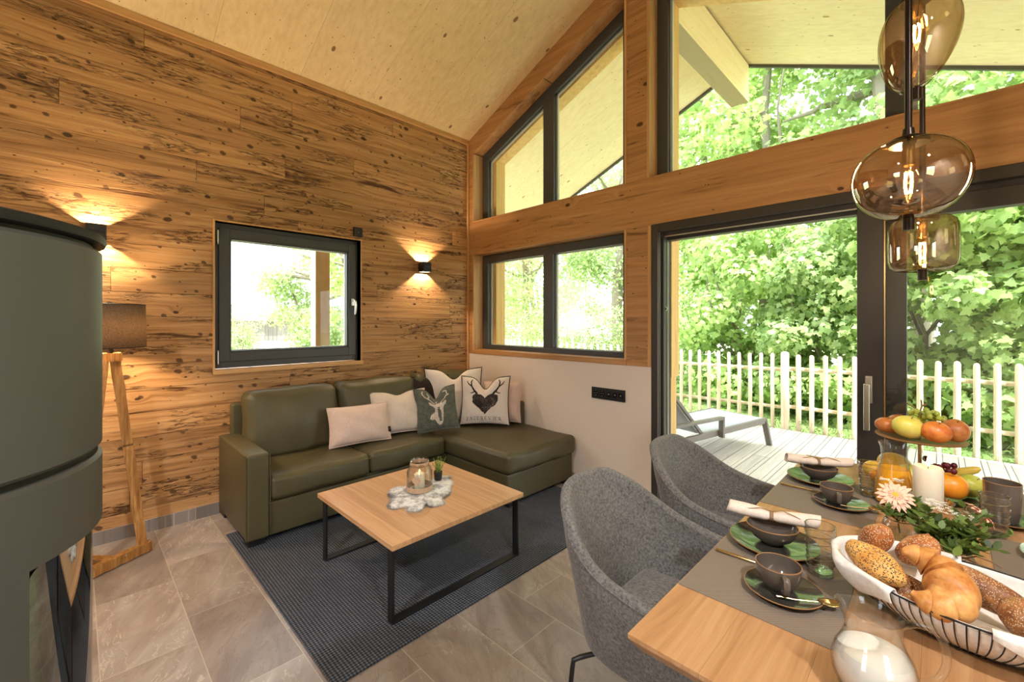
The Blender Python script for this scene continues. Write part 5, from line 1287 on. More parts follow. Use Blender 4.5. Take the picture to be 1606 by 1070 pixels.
def greens(name, label, base, n, hgt, leaf, spread, mat='leafD', cat='sprigs', lw=.3, bias=(0, 0)):
    m = MB()
    for _ in range(n):
        a = rf.uniform(0, 2*PI); tl = rf.uniform(.2, spread); p0 = Vector(base)+Vector((rf.uniform(-.015, .015), rf.uniform(-.015, .015), 0)); H = hgt*rf.uniform(.5, 1.15)
        d = Vector((math.cos(a)*tl+bias[0], math.sin(a)*tl+bias[1], 1)).normalized(); g_ = Vector((math.cos(a)+bias[0], math.sin(a)+bias[1], -.9))
        pts = [p0+d*H*k/5+g_*.32*H*(k/5)**2*tl for k in range(6)]; m.tube(pts, .0009, 4)
        for i in range(16):
            t = .3+.7*i/16; k = min(4, int(t*5)); q = pts[k].lerp(pts[k+1], t*5-k)
            b = rf.uniform(0, 2*PI); u = (Vector((math.cos(b), math.sin(b), rf.uniform(-.3, .6))).normalized()+d*.5).normalized(); s = u.cross(Vector((rf.uniform(-.4, .4), rf.uniform(-.4, .4), 1))).normalized(); l = leaf*rf.uniform(.6, 1.25)
            m.add([q, q+u*l*.3+s*l*lw*.8, q+u*l*.65+s*l*lw*.8, q+u*l, q+u*l*.65-s*l*lw*.8, q+u*l*.3-s*l*lw*.8], [(0, 1, 2, 3, 4, 5)])
    return m
ga = thing('flower_sprigs', 'green sprigs and tiny white blossoms around the gerbera', 'sprigs', (fa[0], fa[1], TZ+.05))
greens('', '', (fa[0], fa[1], TZ+.075), 20, .085, .026, 1.1, bias=(.1, .1)).build('leaves', M['leafD'], ga, False)
gb = thing('flower_sprigs', 'dense dark green sprigs spilling right from the twine-tied jar', 'sprigs', (fb[0], fb[1], TZ+.05))
greens('', '', (fb[0]-.01, fb[1], TZ+.07), 34, .125, .030, 1.3, bias=(.12, .25)).build('leaves', M['leafD'], gb, False)
def bloom(parent, c, n, r, rnd, mat='petalw'):
    m = MB()
    for _ in range(n):
        p = Vector(c)+Vector((rnd.uniform(-r, r), rnd.uniform(-r, r), rnd.uniform(-r, r)*.4))
        for k in range(5):
            a = 2*PI*k/5; m.add([p, p+Vector((math.cos(a-.4)*.004, math.sin(a-.4)*.004, .001)), p+Vector((math.cos(a)*.006, math.sin(a)*.006, .0015)), p+Vector((math.cos(a+.4)*.004, math.sin(a+.4)*.004, .001))], [(0, 1, 2, 3)])
    return m.build('small_blossoms', M[mat], parent, False)
bloom(ga, (fa[0]-.035, fa[1]+.02, TZ+.190), 14, .011, rf); bloom(ga, (fa[0]-.005, fa[1]+.03, TZ+.192), 14, .011, rf); bloom(gb, (fb[0]-.03, fb[1]+.07, TZ+.165), 44, .028, rf); bloom(gb, (fb[0]+.02, fb[1]+.07, TZ+.150), 40, .024, rf)
def gerbera(label, c, nrm, r, name='gerbera_flower'):
    t = thing(name, label, 'flower', c, 0, 'peach gerberas'); nrm = Vector(nrm).normalized(); Q = nrm.to_track_quat('Z', 'Y').to_matrix().to_4x4(); Mx = Matrix.Translation(c) @ Q
    rn = random.Random(4)
    for ring, (n, rr_, up) in enumerate(((18, r, .0), (14, r*.74, .006), (14, r*.42, .009))):
        m = MB()
        for k in range(n):
            a = 2*PI*k/n+ring*.2+rn.uniform(-.06, .06); ca, sa_ = math.cos(a), math.sin(a); l = rr_*rn.uniform(.9, 1.06); w_ = .0052 if ring < 2 else .0022
            pr = [(.12, .35, .0), (.45, .9, .004), (.8, 1., .003), (1., .25, -.002+rn.uniform(-.003, .003))]; vs = []
            for (q, ww, zz) in pr:
                for s in (-1, 0, 1): vs.append((ca*l*q-sa_*w_*ww*s, sa_*l*q+ca*w_*ww*s, up+zz+(.0 if s else -.0012)))
            m.add(vs, [(i*3+j, i*3+j+1, i*3+j+4, i*3+j+3) for i in range(3) for j in range(2)])
        m.xf(Mx).build('petal_ring', M['petal'], t)
    MB().sph((0, 0, .008), (r*.24, r*.24, .005), 16, 8).xf(Mx).build('flower_centre', M['yellowc'], t)
    s = MB(); e = Vector(c); s.tube([e-nrm*.002, e-nrm*.02+Vector((0, 0, -.02)), Vector((fa[0] if c[0] < 3.84 else fb[0], fa[1] if c[0] < 3.84 else fb[1], TZ+.04))], .0018, 6); s.build('flower_stem', M['leafD'], t)
gerbera('large open peach gerbera facing the camera in the left jar', (3.790, -1.43, TZ+.153), (.05, -.70, .66), .050)
gerbera('peach gerbera seen edge on at the right of the sprigs', (3.965, -1.43, TZ+.150), (.62, .25, .60), .044)

# milk jug
JG = (3.80, -2.175)
jg = thing('milk_jug', 'round glass jug filled with milk at the bottom edge of the photo', 'jug', (JG[0], JG[1], TZ))
def spout(q):
    x, y, z = q; k = max(0, (z-.125)/.03); dx_, dy_ = x, y; a = math.atan2(dy_, dx_); d = math.cos(a-R(200)); return (x*(1+k*.22*max(0, d)**4), y*(1+k*.22*max(0, d)**4), z+k*.008*max(0, d)**3)
m = MB(); m.lathe([(0, .001), (.040, .001), (.052, .012), (.062, .038), (.064, .058), (.058, .082), (.047, .102), (.041, .122), (.0425, .145), (.047, .158), (.0455, .158), (.040, .145), (.0385, .122), (.0445, .102), (.0555, .082), (.061, .058), (.059, .038), (.049, .014), (0, .008)], 48)
m.v = [spout(v) for v in m.v]; m.xf(Matrix.Translation((JG[0], JG[1], TZ))); m.build('glass_body', M['clear'], jg)
MB().lathe([(0, .009), (.048, .0145), (.0585, .038), (.0605, .058), (.055, .082), (.0535, .085), (0, .085)], 44, (JG[0], JG[1], TZ)).build('milk', M['milk'], jg)
hd = Vector((.80, .35, 0)).normalized(); hb = Vector((JG[0], JG[1], TZ))
MB().tube(smooth([hb+hd*a+Vector((0, 0, b)) for a, b in ((.042, .142), (.062, .150), (.088, .145), (.102, .12), (.103, .085), (.088, .055), (.060, .045))]), .0062, 12).build('jug_handle', M['clear'], jg)

# bread basket: black wires, cream lining, white cloth folded over the rim
BK = (3.935, -1.82); BA = .240; BB = .158; BZ = TZ+.004; BH = .098; BRZ = R(-4)
bk = thing('bread_basket', 'boat-shaped black wire basket with cream lining, full of rolls', 'basket', (BK[0], BK[1], TZ))
MK = Matrix.Translation((BK[0], BK[1], BZ)) @ Matrix.Rotation(BRZ, 4, 'Z')
def bs(a, k, off=0.):   # k 0 bottom .. 1 rim
    s = .50+.50*math.sin(min(1, max(0, k))*PI/2)**.8; up = .014*math.cos(2*a)
    return (math.cos(a)*(BA*s+off), math.sin(a)*(BB*s+off), BH*k*(1+up*4*k))
m = MB(); m.grid(lambda a, b: bs(a*2*PI, b, -.004), 56, 10, wrapu=True); m.add([(0, 0, .002)]+[bs(2*PI*i/40, 0, -.004) for i in range(40)], [(0, 1+(i+1) % 40, 1+i) for i in range(40)]); m.xf(MK).build('lining', M['cloth'], bk, solid=.002)
wr = MB(); 
for i in range(88):
    a = 2*PI*i/88; wr.tube([bs(a, k/7, .002) for k in range(8)], .0013, 4)
wr.xf(MK).build('wires', M['black'], bk)['kind'] = 'stuff'
rm = MB(); rm.tube([bs(2*PI*i/56, 1, .002) for i in range(56)], .0024, 6, closed=True); rm.tube([bs(2*PI*i/56, 0, .002) for i in range(56)], .0024, 6, closed=True); rm.xf(MK).build('rim_wires', M['black'], bk)
cl = thing('bread_cloth', 'white cloth folded over the rim of the bread basket', 'cloth', (BK[0], BK[1], BZ+.1))
def clf(a0, a1, dep):
    def f(u, v):
        a = a0+(a1-a0)*u;
        if v < .3: k = 1-(.3-v)/.3*.45; p = bs(a, k, -.007); return (p[0], p[1], p[2]+.002)
        if v < .45: k = (v-.3)/.15; p = bs(a, 1, -.007+.018*k); return (p[0], p[1], p[2]+.004+.005*math.sin(k*PI))
        k = (v-.45)/.55*dep(u); p = bs(a, 1-k, .012+.006*math.sin(a*9)); return (p[0], p[1], p[2]+.003)
    return f
m = MB(); m.grid(clf(R(95), R(243), lambda u: .25+.60*math.sin(PI*u)), 40, 22); m.xf(MK).build('cloth_fold', M['cloth'], cl, solid=.003, angle=80)
m = MB(); m.grid(clf(R(278), R(385), lambda u: .10+.86*min(1, u*2.4)), 34, 22); m.xf(MK).build('cloth_fold', M['cloth'], cl, solid=.003, angle=80)
def BP(x, y, z): return Vector((x, y, z))
def roll(label, mat, c, r, rot, name='bread_roll', cut=True, seed=0):
    t = thing(name, label, 'bread roll', BP(*c)-Vector((0, 0, min(r)*.9)), 0, 'rolls in the bread basket'); rn = random.Random(seed); ph = [rn.uniform(0, 6) for _ in range(3)]
    def fn(d): return 1+.05*math.sin(d[0]*4+ph[0])*math.sin(d[1]*5+ph[1])+.02*math.sin(d[2]*11+ph[2])-(.07*math.exp(-(d[1]/.16)**2)*max(0, d[2]) if cut else 0)
    m = MB(); m.sph((0, 0, 0), r, 30, 18, fn); m.xf(Matrix.Translation(BP(*c)) @ Euler(rot).to_matrix().to_4x4()); m.build('crust', M[mat], t)
roll('poppy seed roll at the left end of the basket', 'poppy', (3.778, -1.885, .885), (.062, .036, .032), (.3, .30, R(-22)), seed=1)
roll('sesame roll standing up behind the poppy seed roll', 'sesame', (3.772, -1.800, .905), (.056, .031, .031), (0, R(-52), R(-50)), seed=2)
roll('sesame roll behind the croissant tip', 'sesame', (3.850, -1.755, .890), (.048, .034, .032), (0, R(-35), R(30)), seed=3)
roll('dark seeded roll beneath the others at the left', 'darkroll', (3.825, -1.850, .825), (.060, .040, .034), (0, 0, R(10)), seed=4)
roll('long dark seeded roll behind the croissant', 'darkroll', (3.955, -1.795, .855), (.088, .034, .036), (.3, R(14), R(-12)), seed=5)
roll('round seeded bun at the right side of the basket', 'poppy' if False else 'darkroll', (4.020, -1.885, .862), (.052, .047, .040), (0, 0, 0), cut=False, seed=6)
CC = Vector((3.868, -1.895, .886))
cr = thing('croissant', 'golden croissant on top in the middle of the bread basket', 'croissant', CC-Vector((0, 0, .04)), 0, 'rolls in the bread basket')
m = MB(); N, K = 90, 30; vs_ = []; wv = []
for i in range(N+1):
    k = i/N; a = R(118-236*k); cx_, cy_ = .050*math.cos(a)-.012, .064*math.sin(a)
    w_ = max(.05, math.sin(PI*(.03+.94*k)))**.75; sg = (k*8.0) % 1; stp = .72+.28*(1-(1-sg)**2.6) if k < .5 else .72+.28*(1-sg**2.6)
    rr_ = .050*w_*stp; n_ = Vector((math.cos(a), math.sin(a), 0))
    for j in range(K):
        b_ = 2*PI*j/K; q_ = 1+.02*math.sin(b_*5+i*.2); vs_.append(Vector((cx_, cy_, 0))+n_*math.cos(b_)*rr_*q_*.92+Vector((0, 0, 1))*math.sin(b_)*rr_*q_*.86)
m.add(vs_, [(i*K+j, i*K+(j+1) % K, (i+1)*K+(j+1) % K, (i+1)*K+j) for i in range(N) for j in range(K)]+[tuple(range(K))[::-1], tuple(N*K+j for j in range(K))])
m.xf(Matrix.Translation(CC) @ Matrix.Rotation(R(10), 4, 'Z') @ Matrix.Rotation(R(20), 4, 'X') @ Matrix.Rotation(R(14), 4, 'Y')); m.build('crust', M['croissant'], cr, angle=70)
# ------------------------------------------------------------------ terrace, fence, garden
g0 = MB(); g0.box(-60, 60, -40, 60, -.34, -.24)
tag(g0.build('meadow', M['lawn'], smooth=False), kind='structure')
tag(MB().box(-1.3, 9, 3.62, 9.5, -.26, -.10).build('garden_soil', M['soil'], smooth=False), kind='structure')
d = MB(); n = 0
for i in range(-9, 30):
    x = 1.83+.163*i-.08; d.box(x, x+.157, .345, 3.52, -.03, 0)
deck = d.build('deck_floor', M['deck'], smooth=False, bevel=.002); deck['kind'] = 'structure'
tag(MB().box(.5, 6.5, .5, 3.4, -.24, -.031).build('deck_base', M['bark'], smooth=False), kind='structure')
# picket fence, one thing with every pale a part
fc = thing('picket_fence', 'light peeled wood picket fence along the far edge of the deck', 'fence', (3, 3.66, -.1))
rnf = random.Random(2)
def pale(x, y, zt, r=.030):
    pts = [(x+rnf.uniform(-.004, .004), y, z) for z in (-.12, .3, .7, zt-.03)]; m = MB(); rr = r*rnf.uniform(.92, 1.06)
    m.tube(pts+[(x, y, zt-.012), (x, y, zt)], [rr, rr*.99, rr*.98, rr*.95, rr*.8, rr*.3], 10); return m
def ftop(x): return 1.01 if x > .9 else 1.01+.035*min(1, (.9-x)/1.5)
x = -4.6
while x < 2.30:
    pale(x, 3.60, ftop(x)+rnf.uniform(-.008, .008), .026).build('fence_pale', M['fence'], fc); x += .1425
pale(2.395, 3.58, 1.045, .052).build('fence_post', M['fence'], fc)
x = 2.545
while x < 6.4:
    pale(x, 3.60, 1.012+rnf.uniform(-.01, .008), .030).build('fence_pale', M['fence'], fc); x += .148
for xp in (-4.6, -2.0, .35, 4.9, 6.45):
    pale(xp, 3.70, ftop(xp), .045).build('fence_post', M['fence'], fc)
for z in (.27, .79):
    MB().tube([(-4.7, 3.66, z+.01), (.9, 3.66, z-.005), (2.4, 3.66, z)], .024, 10).build('fence_rail', M['fence'], fc); MB().tube([(2.38, 3.655, z+.02), (6.45, 3.66, z-.0)], .026, 10).build('fence_rail', M['fence'], fc)

# sun lounger on the deck (foot end towards +x)
lg = thing('sun_lounger', 'grey framed sun lounger with pale sling on the wooden deck', 'sun lounger', (1.7, 2.3, 0))
LM = Matrix.Translation((2.45, 2.46, 0)) @ Matrix.Rotation(math.atan2(-.968, -.25), 4, 'Z')   # local x runs from the foot end to the head, y from the near rail to the far one (mirrored)
F_ = M['loungeframe']; LZ = .30
def LB(m, name, mat, **k): return m.xf(LM).build(name, mat, lg, **k)
Wd = -.68
m = MB()
for y in (0, Wd): m.bar((.0, y, LZ), (1.95, y, LZ-.05), .035, .06)
m.bar((.015, 0, LZ), (.015, Wd, LZ), .06, .035); m.bar((1.9, 0, LZ-.05), (1.9, Wd, LZ-.05), .055, .035)
LB(m, 'frame', F_, smooth=False, bevel=.003)
for x, dx_ in ((.03, -.10), (1.80, .10)):
    for y in (0, Wd): LB(MB().bar((x, y, LZ), (x+dx_, y, .0), .032, .06, (0, 1, 0)), 'leg', F_, smooth=False, bevel=.002)
m = MB(); m.grid(lambda a, b: (.03+1.12*a, -.02+(Wd+.04)*b, LZ+.026-.006*math.sin(PI*b)-.03*a), 12, 8); LB(m, 'sling_seat', M['sling'], solid=.004)
m = MB(); m.grid(lambda a, b: (1.17+.36*a, -.05+(Wd+.10)*b, LZ-.01+.36*a), 8, 8); LB(m, 'sling_back', M['sling'], solid=.004)
m = MB()
for y in (-.03, Wd+.03): m.bar((1.15, y, LZ-.01), (1.56, y, LZ+.40), .03, .03)
m.bar((1.56, -.03, LZ+.40), (1.56, Wd+.03, LZ+.40), .03, .03); LB(m, 'back_frame', F_, smooth=False, bevel=.003)
for y in (.045, Wd-.045):
    m = MB(); m.bar((.90, y, .44), (1.80, y, .44), .055, .028); m.bar((.915, y, .45), (.915, y, .235), .055, .03, (1, 0, 0)); m.bar((1.79, y, .44), (1.87, y, .20), .055, .03, (0, 1, 0)); LB(m, 'armrest', F_, smooth=False, bevel=.003)

# post under the eaves, left of the house
tag(MB().box(-1.14, -1.0, -1.345, -1.19, -.24, Z0+SL*-1.07-.01).build('eaves_post', M['fence'], smooth=False), 'square pale wooden post seen through the square window', 'post')

# barn far away
bn = thing('barn', 'low dark roofed barn far away through the square window', 'barn', (-38, 4, -.24))
def LD(px, dist):   # helper: ground spot seen in a given direction from the house
    t = (px-803)/677; v = Vector((-.7034+.7108*t, .7108+.7034*t, 0)).normalized(); return v
v = LD(420, 0); bc = Vector((3.886, -3.205, 0))+v*46; rgt = Vector((v.y, -v.x, 0))
def slab(mb, c, u, hw, dd, z0, z1):
    w_ = Vector((-u.y, u.x, 0)); p = [c-u*hw-w_*dd, c+u*hw-w_*dd, c+u*hw+w_*dd, c-u*hw+w_*dd]
    mb.add([(q.x, q.y, z0) for q in p]+[(q.x, q.y, z1) for q in p], [(3, 2, 1, 0), (4, 5, 6, 7), (0, 1, 5, 4), (1, 2, 6, 5), (2, 3, 7, 6), (3, 0, 4, 7)])
m = MB(); slab(m, bc, rgt, 6.2, 2.2, -.3, 1.75); m.build('wall', M['barnwood'], bn, False)
m = MB(); w_ = Vector((-rgt.y, rgt.x, 0)); e0, e1 = bc-rgt*6.6, bc+rgt*6.6
vs_ = []
for e in (e0, e1): vs_ += [e-w_*2.9+Vector((0, 0, 1.6)), e+Vector((0, 0, 3.0)), e+w_*2.9+Vector((0, 0, 1.6)), e+w_*2.9+Vector((0, 0, 1.5)), e-w_*2.9+Vector((0, 0, 1.5))]
m.add(vs_, [(0, 1, 2, 3, 4), (9, 8, 7, 6, 5), (0, 5, 6, 1), (1, 6, 7, 2), (2, 7, 8, 3), (3, 8, 9, 4), (4, 9, 5, 0)]); m.build('roof', M['barnwood'], bn, False)

# ------------------------------------------------------------------ foliage
LEAF = {
 'maple': [(0, 0), (.22, .10), (.50, .02), (.40, .26), (.62, .46), (.30, .52), (.18, .78), (0, 1.0), (-.18, .78), (-.30, .52), (-.62, .46), (-.40, .26), (-.50, .02), (-.22, .10)],
 'oval': [(0, 0), (.24, .25), (.26, .6), (0, 1.), (-.26, .6), (-.24, .25)],
 'blade': [(0, 0), (.08, .3), (0, 1.), (-.08, .3)]}
def leaves(name, mat, parent, pts, nrm, size, kind='oval', seed=0, jitter=.7):
    """pts Nx3 leaf positions, nrm Nx3 facing directions, one mesh."""
    rg_ = np.random.default_rng(seed); n = len(pts); sh = np.array(LEAF[kind]); k = len(sh)
    nn = nrm+rg_.normal(0, jitter, (n, 3)); nn /= np.linalg.norm(nn, axis=1, keepdims=True)
    dr = rg_.normal(0, 1, (n, 3)); dr[:, 2] -= .7; dr -= nn*np.sum(dr*nn, 1, keepdims=True); dr /= np.linalg.norm(dr, axis=1, keepdims=True)
    sd = np.cross(dr, nn); s = size*rg_.uniform(.6, 1.25, (n, 1, 1))
    bend = -(sh[:, 1]**2*.25+np.abs(sh[:, 0])*.25)
    co_ = pts[:, None, :]+s*(sd[:, None, :]*sh[None, :, 0, None]+dr[:, None, :]*sh[None, :, 1, None]+nn[:, None, :]*bend[None, :, None])
    me = bpy.data.meshes.new(name); me.vertices.add(n*k); me.vertices.foreach_set('co', co_.reshape(-1).astype(np.float32))
    me.loops.add(n*k); me.loops.foreach_set('vertex_index', np.arange(n*k, dtype=np.int32))
    me.polygons.add(n); me.polygons.foreach_set('loop_start', np.arange(0, n*k, k, dtype=np.int32)); me.polygons.foreach_set('loop_total', np.full(n, k, dtype=np.int32))
    me.update(calc_edges=True); me.materials.append(mat); o = bpy.data.objects.new(name, me); COL.objects.link(o)
    if parent is not None:
        o.parent = parent; me.transform(WM[parent.name].inverted())
    WM[o.name] = WM[parent.name] if parent is not None else Matrix(); return o
def clump_pts(clumps, n, seed, thick=.35):
    rg_ = np.random.default_rng(seed); C_ = np.array([c[:3] for c in clumps]); S_ = np.array([c[3] for c in clumps]); pr = S_**2; pr = pr/pr.sum()
    i = rg_.choice(len(clumps), n, p=pr); d_ = rg_.normal(0, 1, (n, 3)); d_ /= np.linalg.norm(d_, axis=1, keepdims=True)
    r_ = 1-thick*rg_.random((n, 1))**1.5; p = C_[i]+d_*r_*S_[i][:, None]*np.array([1, 1, .8]); d2 = d_.copy(); d2[:, 2] += .5; return p, d2
def limb(m, a, b, r0, r1, rn, k=6, wob=.06):
    a, b = Vector(a), Vector(b); L_ = (b-a).length; pts = []; rs = []
    for i in range(k+1):
        t = i/k; q = a.lerp(b, t)+Vector((rn.uniform(-1, 1), rn.uniform(-1, 1), 0))*wob*L_*math.sin(PI*t)*.5; pts.append(q); rs.append(r0+(r1-r0)*t)
    m.tube(pts, rs, 8); return pts
def tree(name, label, cat, base, h, tr, crown, n, size, mat, kind='oval', seed=0, group=None, nb=7, thick=.5, kshape=None, trunk_top=.75):
    """crown: (cx, cy, z0, z1, radius)."""
    rn = random.Random(seed); t = thing(name, label, cat, base, 0, group)
    m = MB(); top = (base[0]+rn.uniform(-.3, .3), base[1], base[2]+h*trunk_top); tp = limb(m, base, top, tr, tr*.4, rn, 8, .05)
    ends = []
    for i in range(nb):
        a = rn.uniform(0, 2*PI); s = tp[rn.randint(2, 8)]; zz = rn.uniform(crown[2], crown[3]); R_ = crown[4]*rn.uniform(.4, .95)
        e = (crown[0]+R_*math.cos(a), crown[1]+R_*math.sin(a), max(zz, s.z+.2)); limb(m, s, e, tr*.42, tr*.08, rn, 6, .16); ends.append(e)
    m.build('trunk', M['bark'], t)
    cl = []
    for i in range(36 if kshape is None else kshape):
        a = rn.uniform(0, 2*PI); rr_ = crown[4]*math.sqrt(rn.random()); z = rn.uniform(crown[2], crown[3]); f = 1-.35*abs((z-(crown[2]+crown[3])/2)/((crown[3]-crown[2])/2))
        cl.append((crown[0]+rr_*f*math.cos(a), crown[1]+rr_*f*math.sin(a), z, rn.uniform(.4, .75)*(crown[4]*.45+.25)))
    p, d_ = clump_pts(cl, n, seed, thick); leaves('foliage', mat, t, p, d_, size, kind, seed); return t
def shrub(name, label, base, w, dpt, h, n, size, mat, kind='maple', seed=0, group=None):
    rn = random.Random(seed); t = thing(name, label, 'shrub', base, 0, group); m = MB()
    for i in range(6):
        limb(m, (base[0]+rn.uniform(-.2, .2), base[1]+rn.uniform(-.1, .1), base[2]), (base[0]+rn.uniform(-w, w)*.8, base[1]+rn.uniform(-.3, .3), base[2]+h*rn.uniform(.6, .95)), .035, .01, rn, 6, .12)
    m.build('stem', M['bark'], t)
    cl = []
    for i in range(46):
        z = rn.uniform(.02, 1)*h; k = 1-.35*(z/h)**2; cl.append((base[0]+rn.uniform(-w, w)*k, base[1]+rn.uniform(-dpt, dpt), base[2]+z, rn.uniform(.28, .55)))
    p, d_ = clump_pts(cl, n, seed, .45); d_[:, 1] -= .5; leaves('foliage', mat, t, p, d_, size, kind, seed, .55); return t
ZG = -.24
H_ = 'leafy shrubs behind the picket fence'
sh_spec = [(-1.6, 6.2, 1.6, 2.0, 'leafC', 'oval', .085, 'grey green low shrub at the left behind the fence, below the low window'),
 (1.35, 5.6, 1.1, 3.6, 'leafA', 'maple', .13, 'bright green maple shrub behind the fence above the sun lounger'),
 (2.75, 5.3, .95, 3.2, 'leafB', 'maple', .12, 'mid green shrub behind the fence left of the open door sash'),
 (3.75, 5.2, 1.0, 3.4, 'leafA', 'maple', .15, 'bright green maple shrub behind the wide door post'),
 (4.9, 5.1, 1.1, 3.8, 'leafA', 'maple', .15, 'bright green large-leaved shrub behind the fence at the right'),
 (6.1, 5.3, 1.2, 3.8, 'leafB', 'maple', .15, 'mid green shrub at the right edge behind the fence'),
 (-4.6, 6.0, 1.6, 1.9, 'leafB', 'oval', .085, 'mid green low shrub behind the fence at the far left of the low window'),
 (.1, 6.4, 1.0, 2.3, 'leafB', 'oval', .10, 'mid green small-leaved shrub left of the sliding door opening')]
for i, (x, y, w_, h, mt, kd, sz_, lb) in enumerate(sh_spec):
    shrub('garden_shrub', lb, (x, y, ZG), w_, .7, h, 10500 if kd == 'maple' else 9500, sz_*.78, M[mt], kd, 30+i, H_)
T_ = 'trees beyond the fence'
tree('garden_tree', 'tall grey trunked tree seen above the shrubs beside the wide door post', 'tree', (3.2, 7.3, ZG), 13, 0.279, (3.2, 7.6, 3.3, 9.5, 2.4), 9000, .15, M['leafB'], 'maple', 51, T_)
tree('garden_tree', 'dense tree filling the gap behind the open door, left of the grey trunk', 'tree', (.8, 8.6, ZG), 12, 0.164, (.8, 8.6, 1.5, 8.5, 2.4), 10000, .15, M['leafA'], 'maple', 52, T_)
tree('garden_tree', 'dense tree behind the shrubs at the right edge', 'tree', (6.0, 7.9, ZG), 12, 0.180, (6.0, 7.9, 1.8, 8.5, 2.6), 11000, .16, M['leafA'], 'maple', 53, T_)
tree('garden_tree', 'light tree with open branches seen in the right half of the low window', 'tree', (-3.6, 9.2, ZG), 12, 0.213, (-3.4, 9.2, 1.9, 8.0, 2.7), 8500, .13, M['leafC'], 'oval', 54, T_, 12, .8)
tree('garden_tree', 'light tree with open branches seen in the left half of the low window', 'tree', (-7.4, 9.0, ZG), 12, 0.164, (-6.8, 9.0, 1.2, 7.0, 2.8), 8500, .13, M['leafB'], 'oval', 55, T_, 12, .8)
tree('garden_tree', 'slim tree beside the left edge of the sliding door opening', 'tree', (-1.6, 10.5, ZG), 13, 0.164, (-1.2, 10.5, 1.6, 9, 2.5), 8500, .14, M['leafA'], 'oval', 56, T_, 10, .7)
tree('garden_tree', 'tall far tree seen high through the upper window by the ridge beam', 'tree', (3.6, 12, ZG), 18, 0.246, (3.4, 12, 3.5, 13, 3.6), 9000, .20, M['leafC'], 'oval', 57, T_, 8, .6)
tree('garden_tree', 'far tree behind the upper right window corner', 'tree', (8.6, 11, ZG), 16, 0.205, (8.6, 11, 2.5, 12, 3.4), 8000, .20, M['leafC'], 'oval', 58, T_, 8, .6)
tree('garden_tree', 'hazy far tree closing the gap behind the right half of the low window', 'tree', (-6.6, 15.5, ZG), 9, .2, (-6.4, 15.5, .8, 9, 3.2), 12000, .17, M['leafC'], 'oval', 59, T_, 8, .6)
tree('garden_tree', 'hazy far tree behind the left half of the low window', 'tree', (-12, 14.5, ZG), 8, .2, (-12, 14.5, .6, 8, 3.4), 11000, .17, M['leafC'], 'oval', 60, T_, 8, .6)
# through the square window
def WV(px, dist): v = LD(px, 0); return (3.886+v.x*dist, -3.205+v.y*dist)
x, y = WV(500, 13); tree('orchard_tree', 'broad light green tree right of the barn through the square window', 'tree', (x, y, ZG), 6, .2, (x, y, .1, 4.0, 1.35), 13000, .10, M['leafC'], 'oval', 61, 'trees through the square window', 8, .6)
x, y = WV(552, 10.5); tree('orchard_tree', 'bright leafy tree right of the eaves post through the square window', 'tree', (x, y, ZG), 5, .15, (x, y, -.2, 4.6, .85), 10000, .09, M['leafA'], 'oval', 62, 'trees through the square window', 6, .6)
x, y = WV(378, 24); t = shrub('meadow_bush', 'grey green bush at the left of the square window view', (x, y, ZG), .9, .7, 2.3, 4200, .10, M['leafC'], 'oval', 63)
x, y = WV(392, 8); t = shrub('wild_plant', 'small reddish wild plant low in the square window view', (x, y, ZG), .25, .2, .62, 420, .06, M['leafB'], 'oval', 64)
# low plants at the deck edge: nobody could count the blades
n = 5200; rg_ = np.random.default_rng(5); p = np.column_stack([rg_.uniform(-1.9, 6.4, n), 3.60+rg_.uniform(-.06, .22, n), rg_.uniform(-.08, .13, n)]); dn = np.zeros((n, 3)); dn[:, 1] = -1; dn[:, 2] = .6
o = leaves('ground_plants', M['pine'], None, p, dn, .055, 'blade', 5, .8); tag(o, 'feathery low green plants along the foot of the picket fence', 'plants', kind='stuff')
BULBS=[(3.8,-1.4,1.9)]; SPOTS=[(3,-4.5,3.2),(5,-3,3.0)]
# ------------------------------------------------------------------ lights, sky, camera
def lamp(name, typ, loc, energy, color, size=.05, rot=(0, 0, 0), **kw):
    l = bpy.data.lights.new(name, typ); l.energy = energy; l.color = color
    if typ in ('POINT', 'SPOT'): l.shadow_soft_size = size
    for k, v in kw.items(): setattr(l, k, v)
    o = bpy.data.objects.new(name, l); COL.objects.link(o); o.location = loc; o.rotation_euler = rot; return o
def portal(name, loc, rot, sx, sy):
    l = bpy.data.lights.new(name, 'AREA'); l.shape = 'RECTANGLE'; l.size = sx; l.size_y = sy; l.energy = 1
    l.cycles.is_portal = True
    o = bpy.data.objects.new(name, l); COL.objects.link(o); o.location = loc; o.rotation_euler = rot
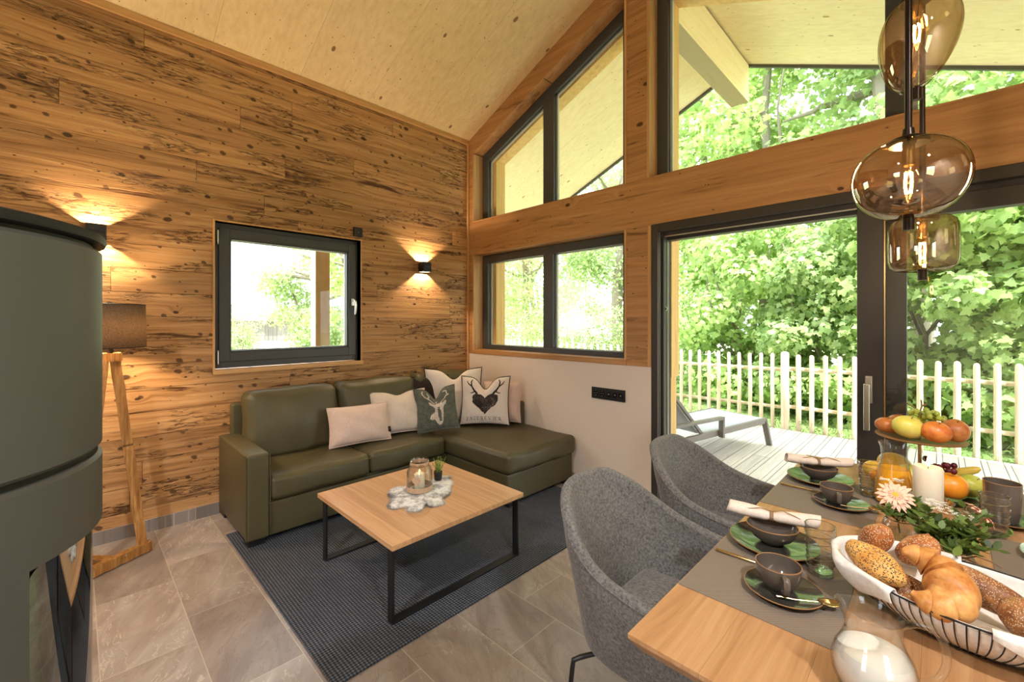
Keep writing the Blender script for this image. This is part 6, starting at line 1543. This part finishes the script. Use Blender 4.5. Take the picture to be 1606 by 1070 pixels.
# portals sit in the openings and only guide the sky light
portal('sky_portal', (3.6, .345, 1.08), (R(-90), 0, 0), 2.6, 2.1)
portal('sky_portal', (1.1, .345, 1.63), (R(-90), 0, 0), 1.7, 1.05)
portal('sky_portal', (1.1, .345, 3.0), (R(-90), 0, 0), 1.7, 1.0)
portal('sky_portal', (3.65, .345, 3.3), (R(-90), 0, 0), 2.6, 1.4)
portal('sky_portal', (-.33, -1.89, 1.65), (0, R(90), 0), 1.1, 1.1)
sun_dir = Vector((.80*.5, -.60*.5, .866))
sun = lamp('sun', 'SUN', (6, -6, 9), 9.0, (1., .95, .86)); sun.data.angle = R(1.2)
sun.rotation_euler = sun_dir.to_track_quat('Z', 'Y').to_euler()
wd = bpy.data.worlds.new('sky'); SC.world = wd; wd.use_nodes = True; nt = wd.node_tree; nt.nodes.clear()
out = nt.nodes.new('ShaderNodeOutputWorld'); bg = nt.nodes.new('ShaderNodeBackground')
bg.inputs[0].default_value = (.86, .93, 1.0, 1); bg.inputs[1].default_value = 4.4
nt.links.new(bg.outputs[0], out.inputs[0])
WARM = (1., .74, .46)
for p in BULBS: lamp('pendant_bulb_light', 'POINT', p, 12., WARM, .010)
for (y, z) in SCONCES:
    for up in (1, -1):
        lamp('sconce_light', 'SPOT', (.058, y, z+up*.014), 24., (1., .72, .44), .006, (0 if up < 0 else PI, 0, 0), spot_size=R(150), spot_blend=.3)
lamp('lamp_light', 'POINT', LAMPBULB, 26., (1., .76, .50), .04)
for p in SPOTS: lamp('ceiling_spot_light', 'SPOT', p, 175., (1., .97, .94), .06, (0, 0, 0), spot_size=R(150), spot_blend=.6)
cam = bpy.data.cameras.new('camera'); co = bpy.data.objects.new('camera', cam); COL.objects.link(co); SC.camera = co
co.location = (3.886, -3.205, 1.45); co.rotation_euler = (R(90), 0, R(44.7))
cam.sensor_width = 36; cam.lens = 677/1606*36; cam.shift_y = -(535-504.8)/1606; cam.clip_start = .02; cam.clip_end = 300
vs = SC.view_settings; vs.view_transform = 'Standard'; vs.look = 'None'; vs.gamma = 1; vs.exposure = .42
try: vs.use_curve_mapping = False
except Exception: pass
cy = SC.cycles; cy.max_bounces = 10; cy.diffuse_bounces = 5; cy.transparent_max_bounces = 24; cy.glossy_bounces = 4
cy.sample_clamp_indirect = 6.; cy.caustics_reflective = False; cy.caustics_refractive = False
cy.use_denoising = True
for k in ('denoiser',):
    try: setattr(cy, k, 'OPENIMAGEDENOISE')
    except Exception: pass
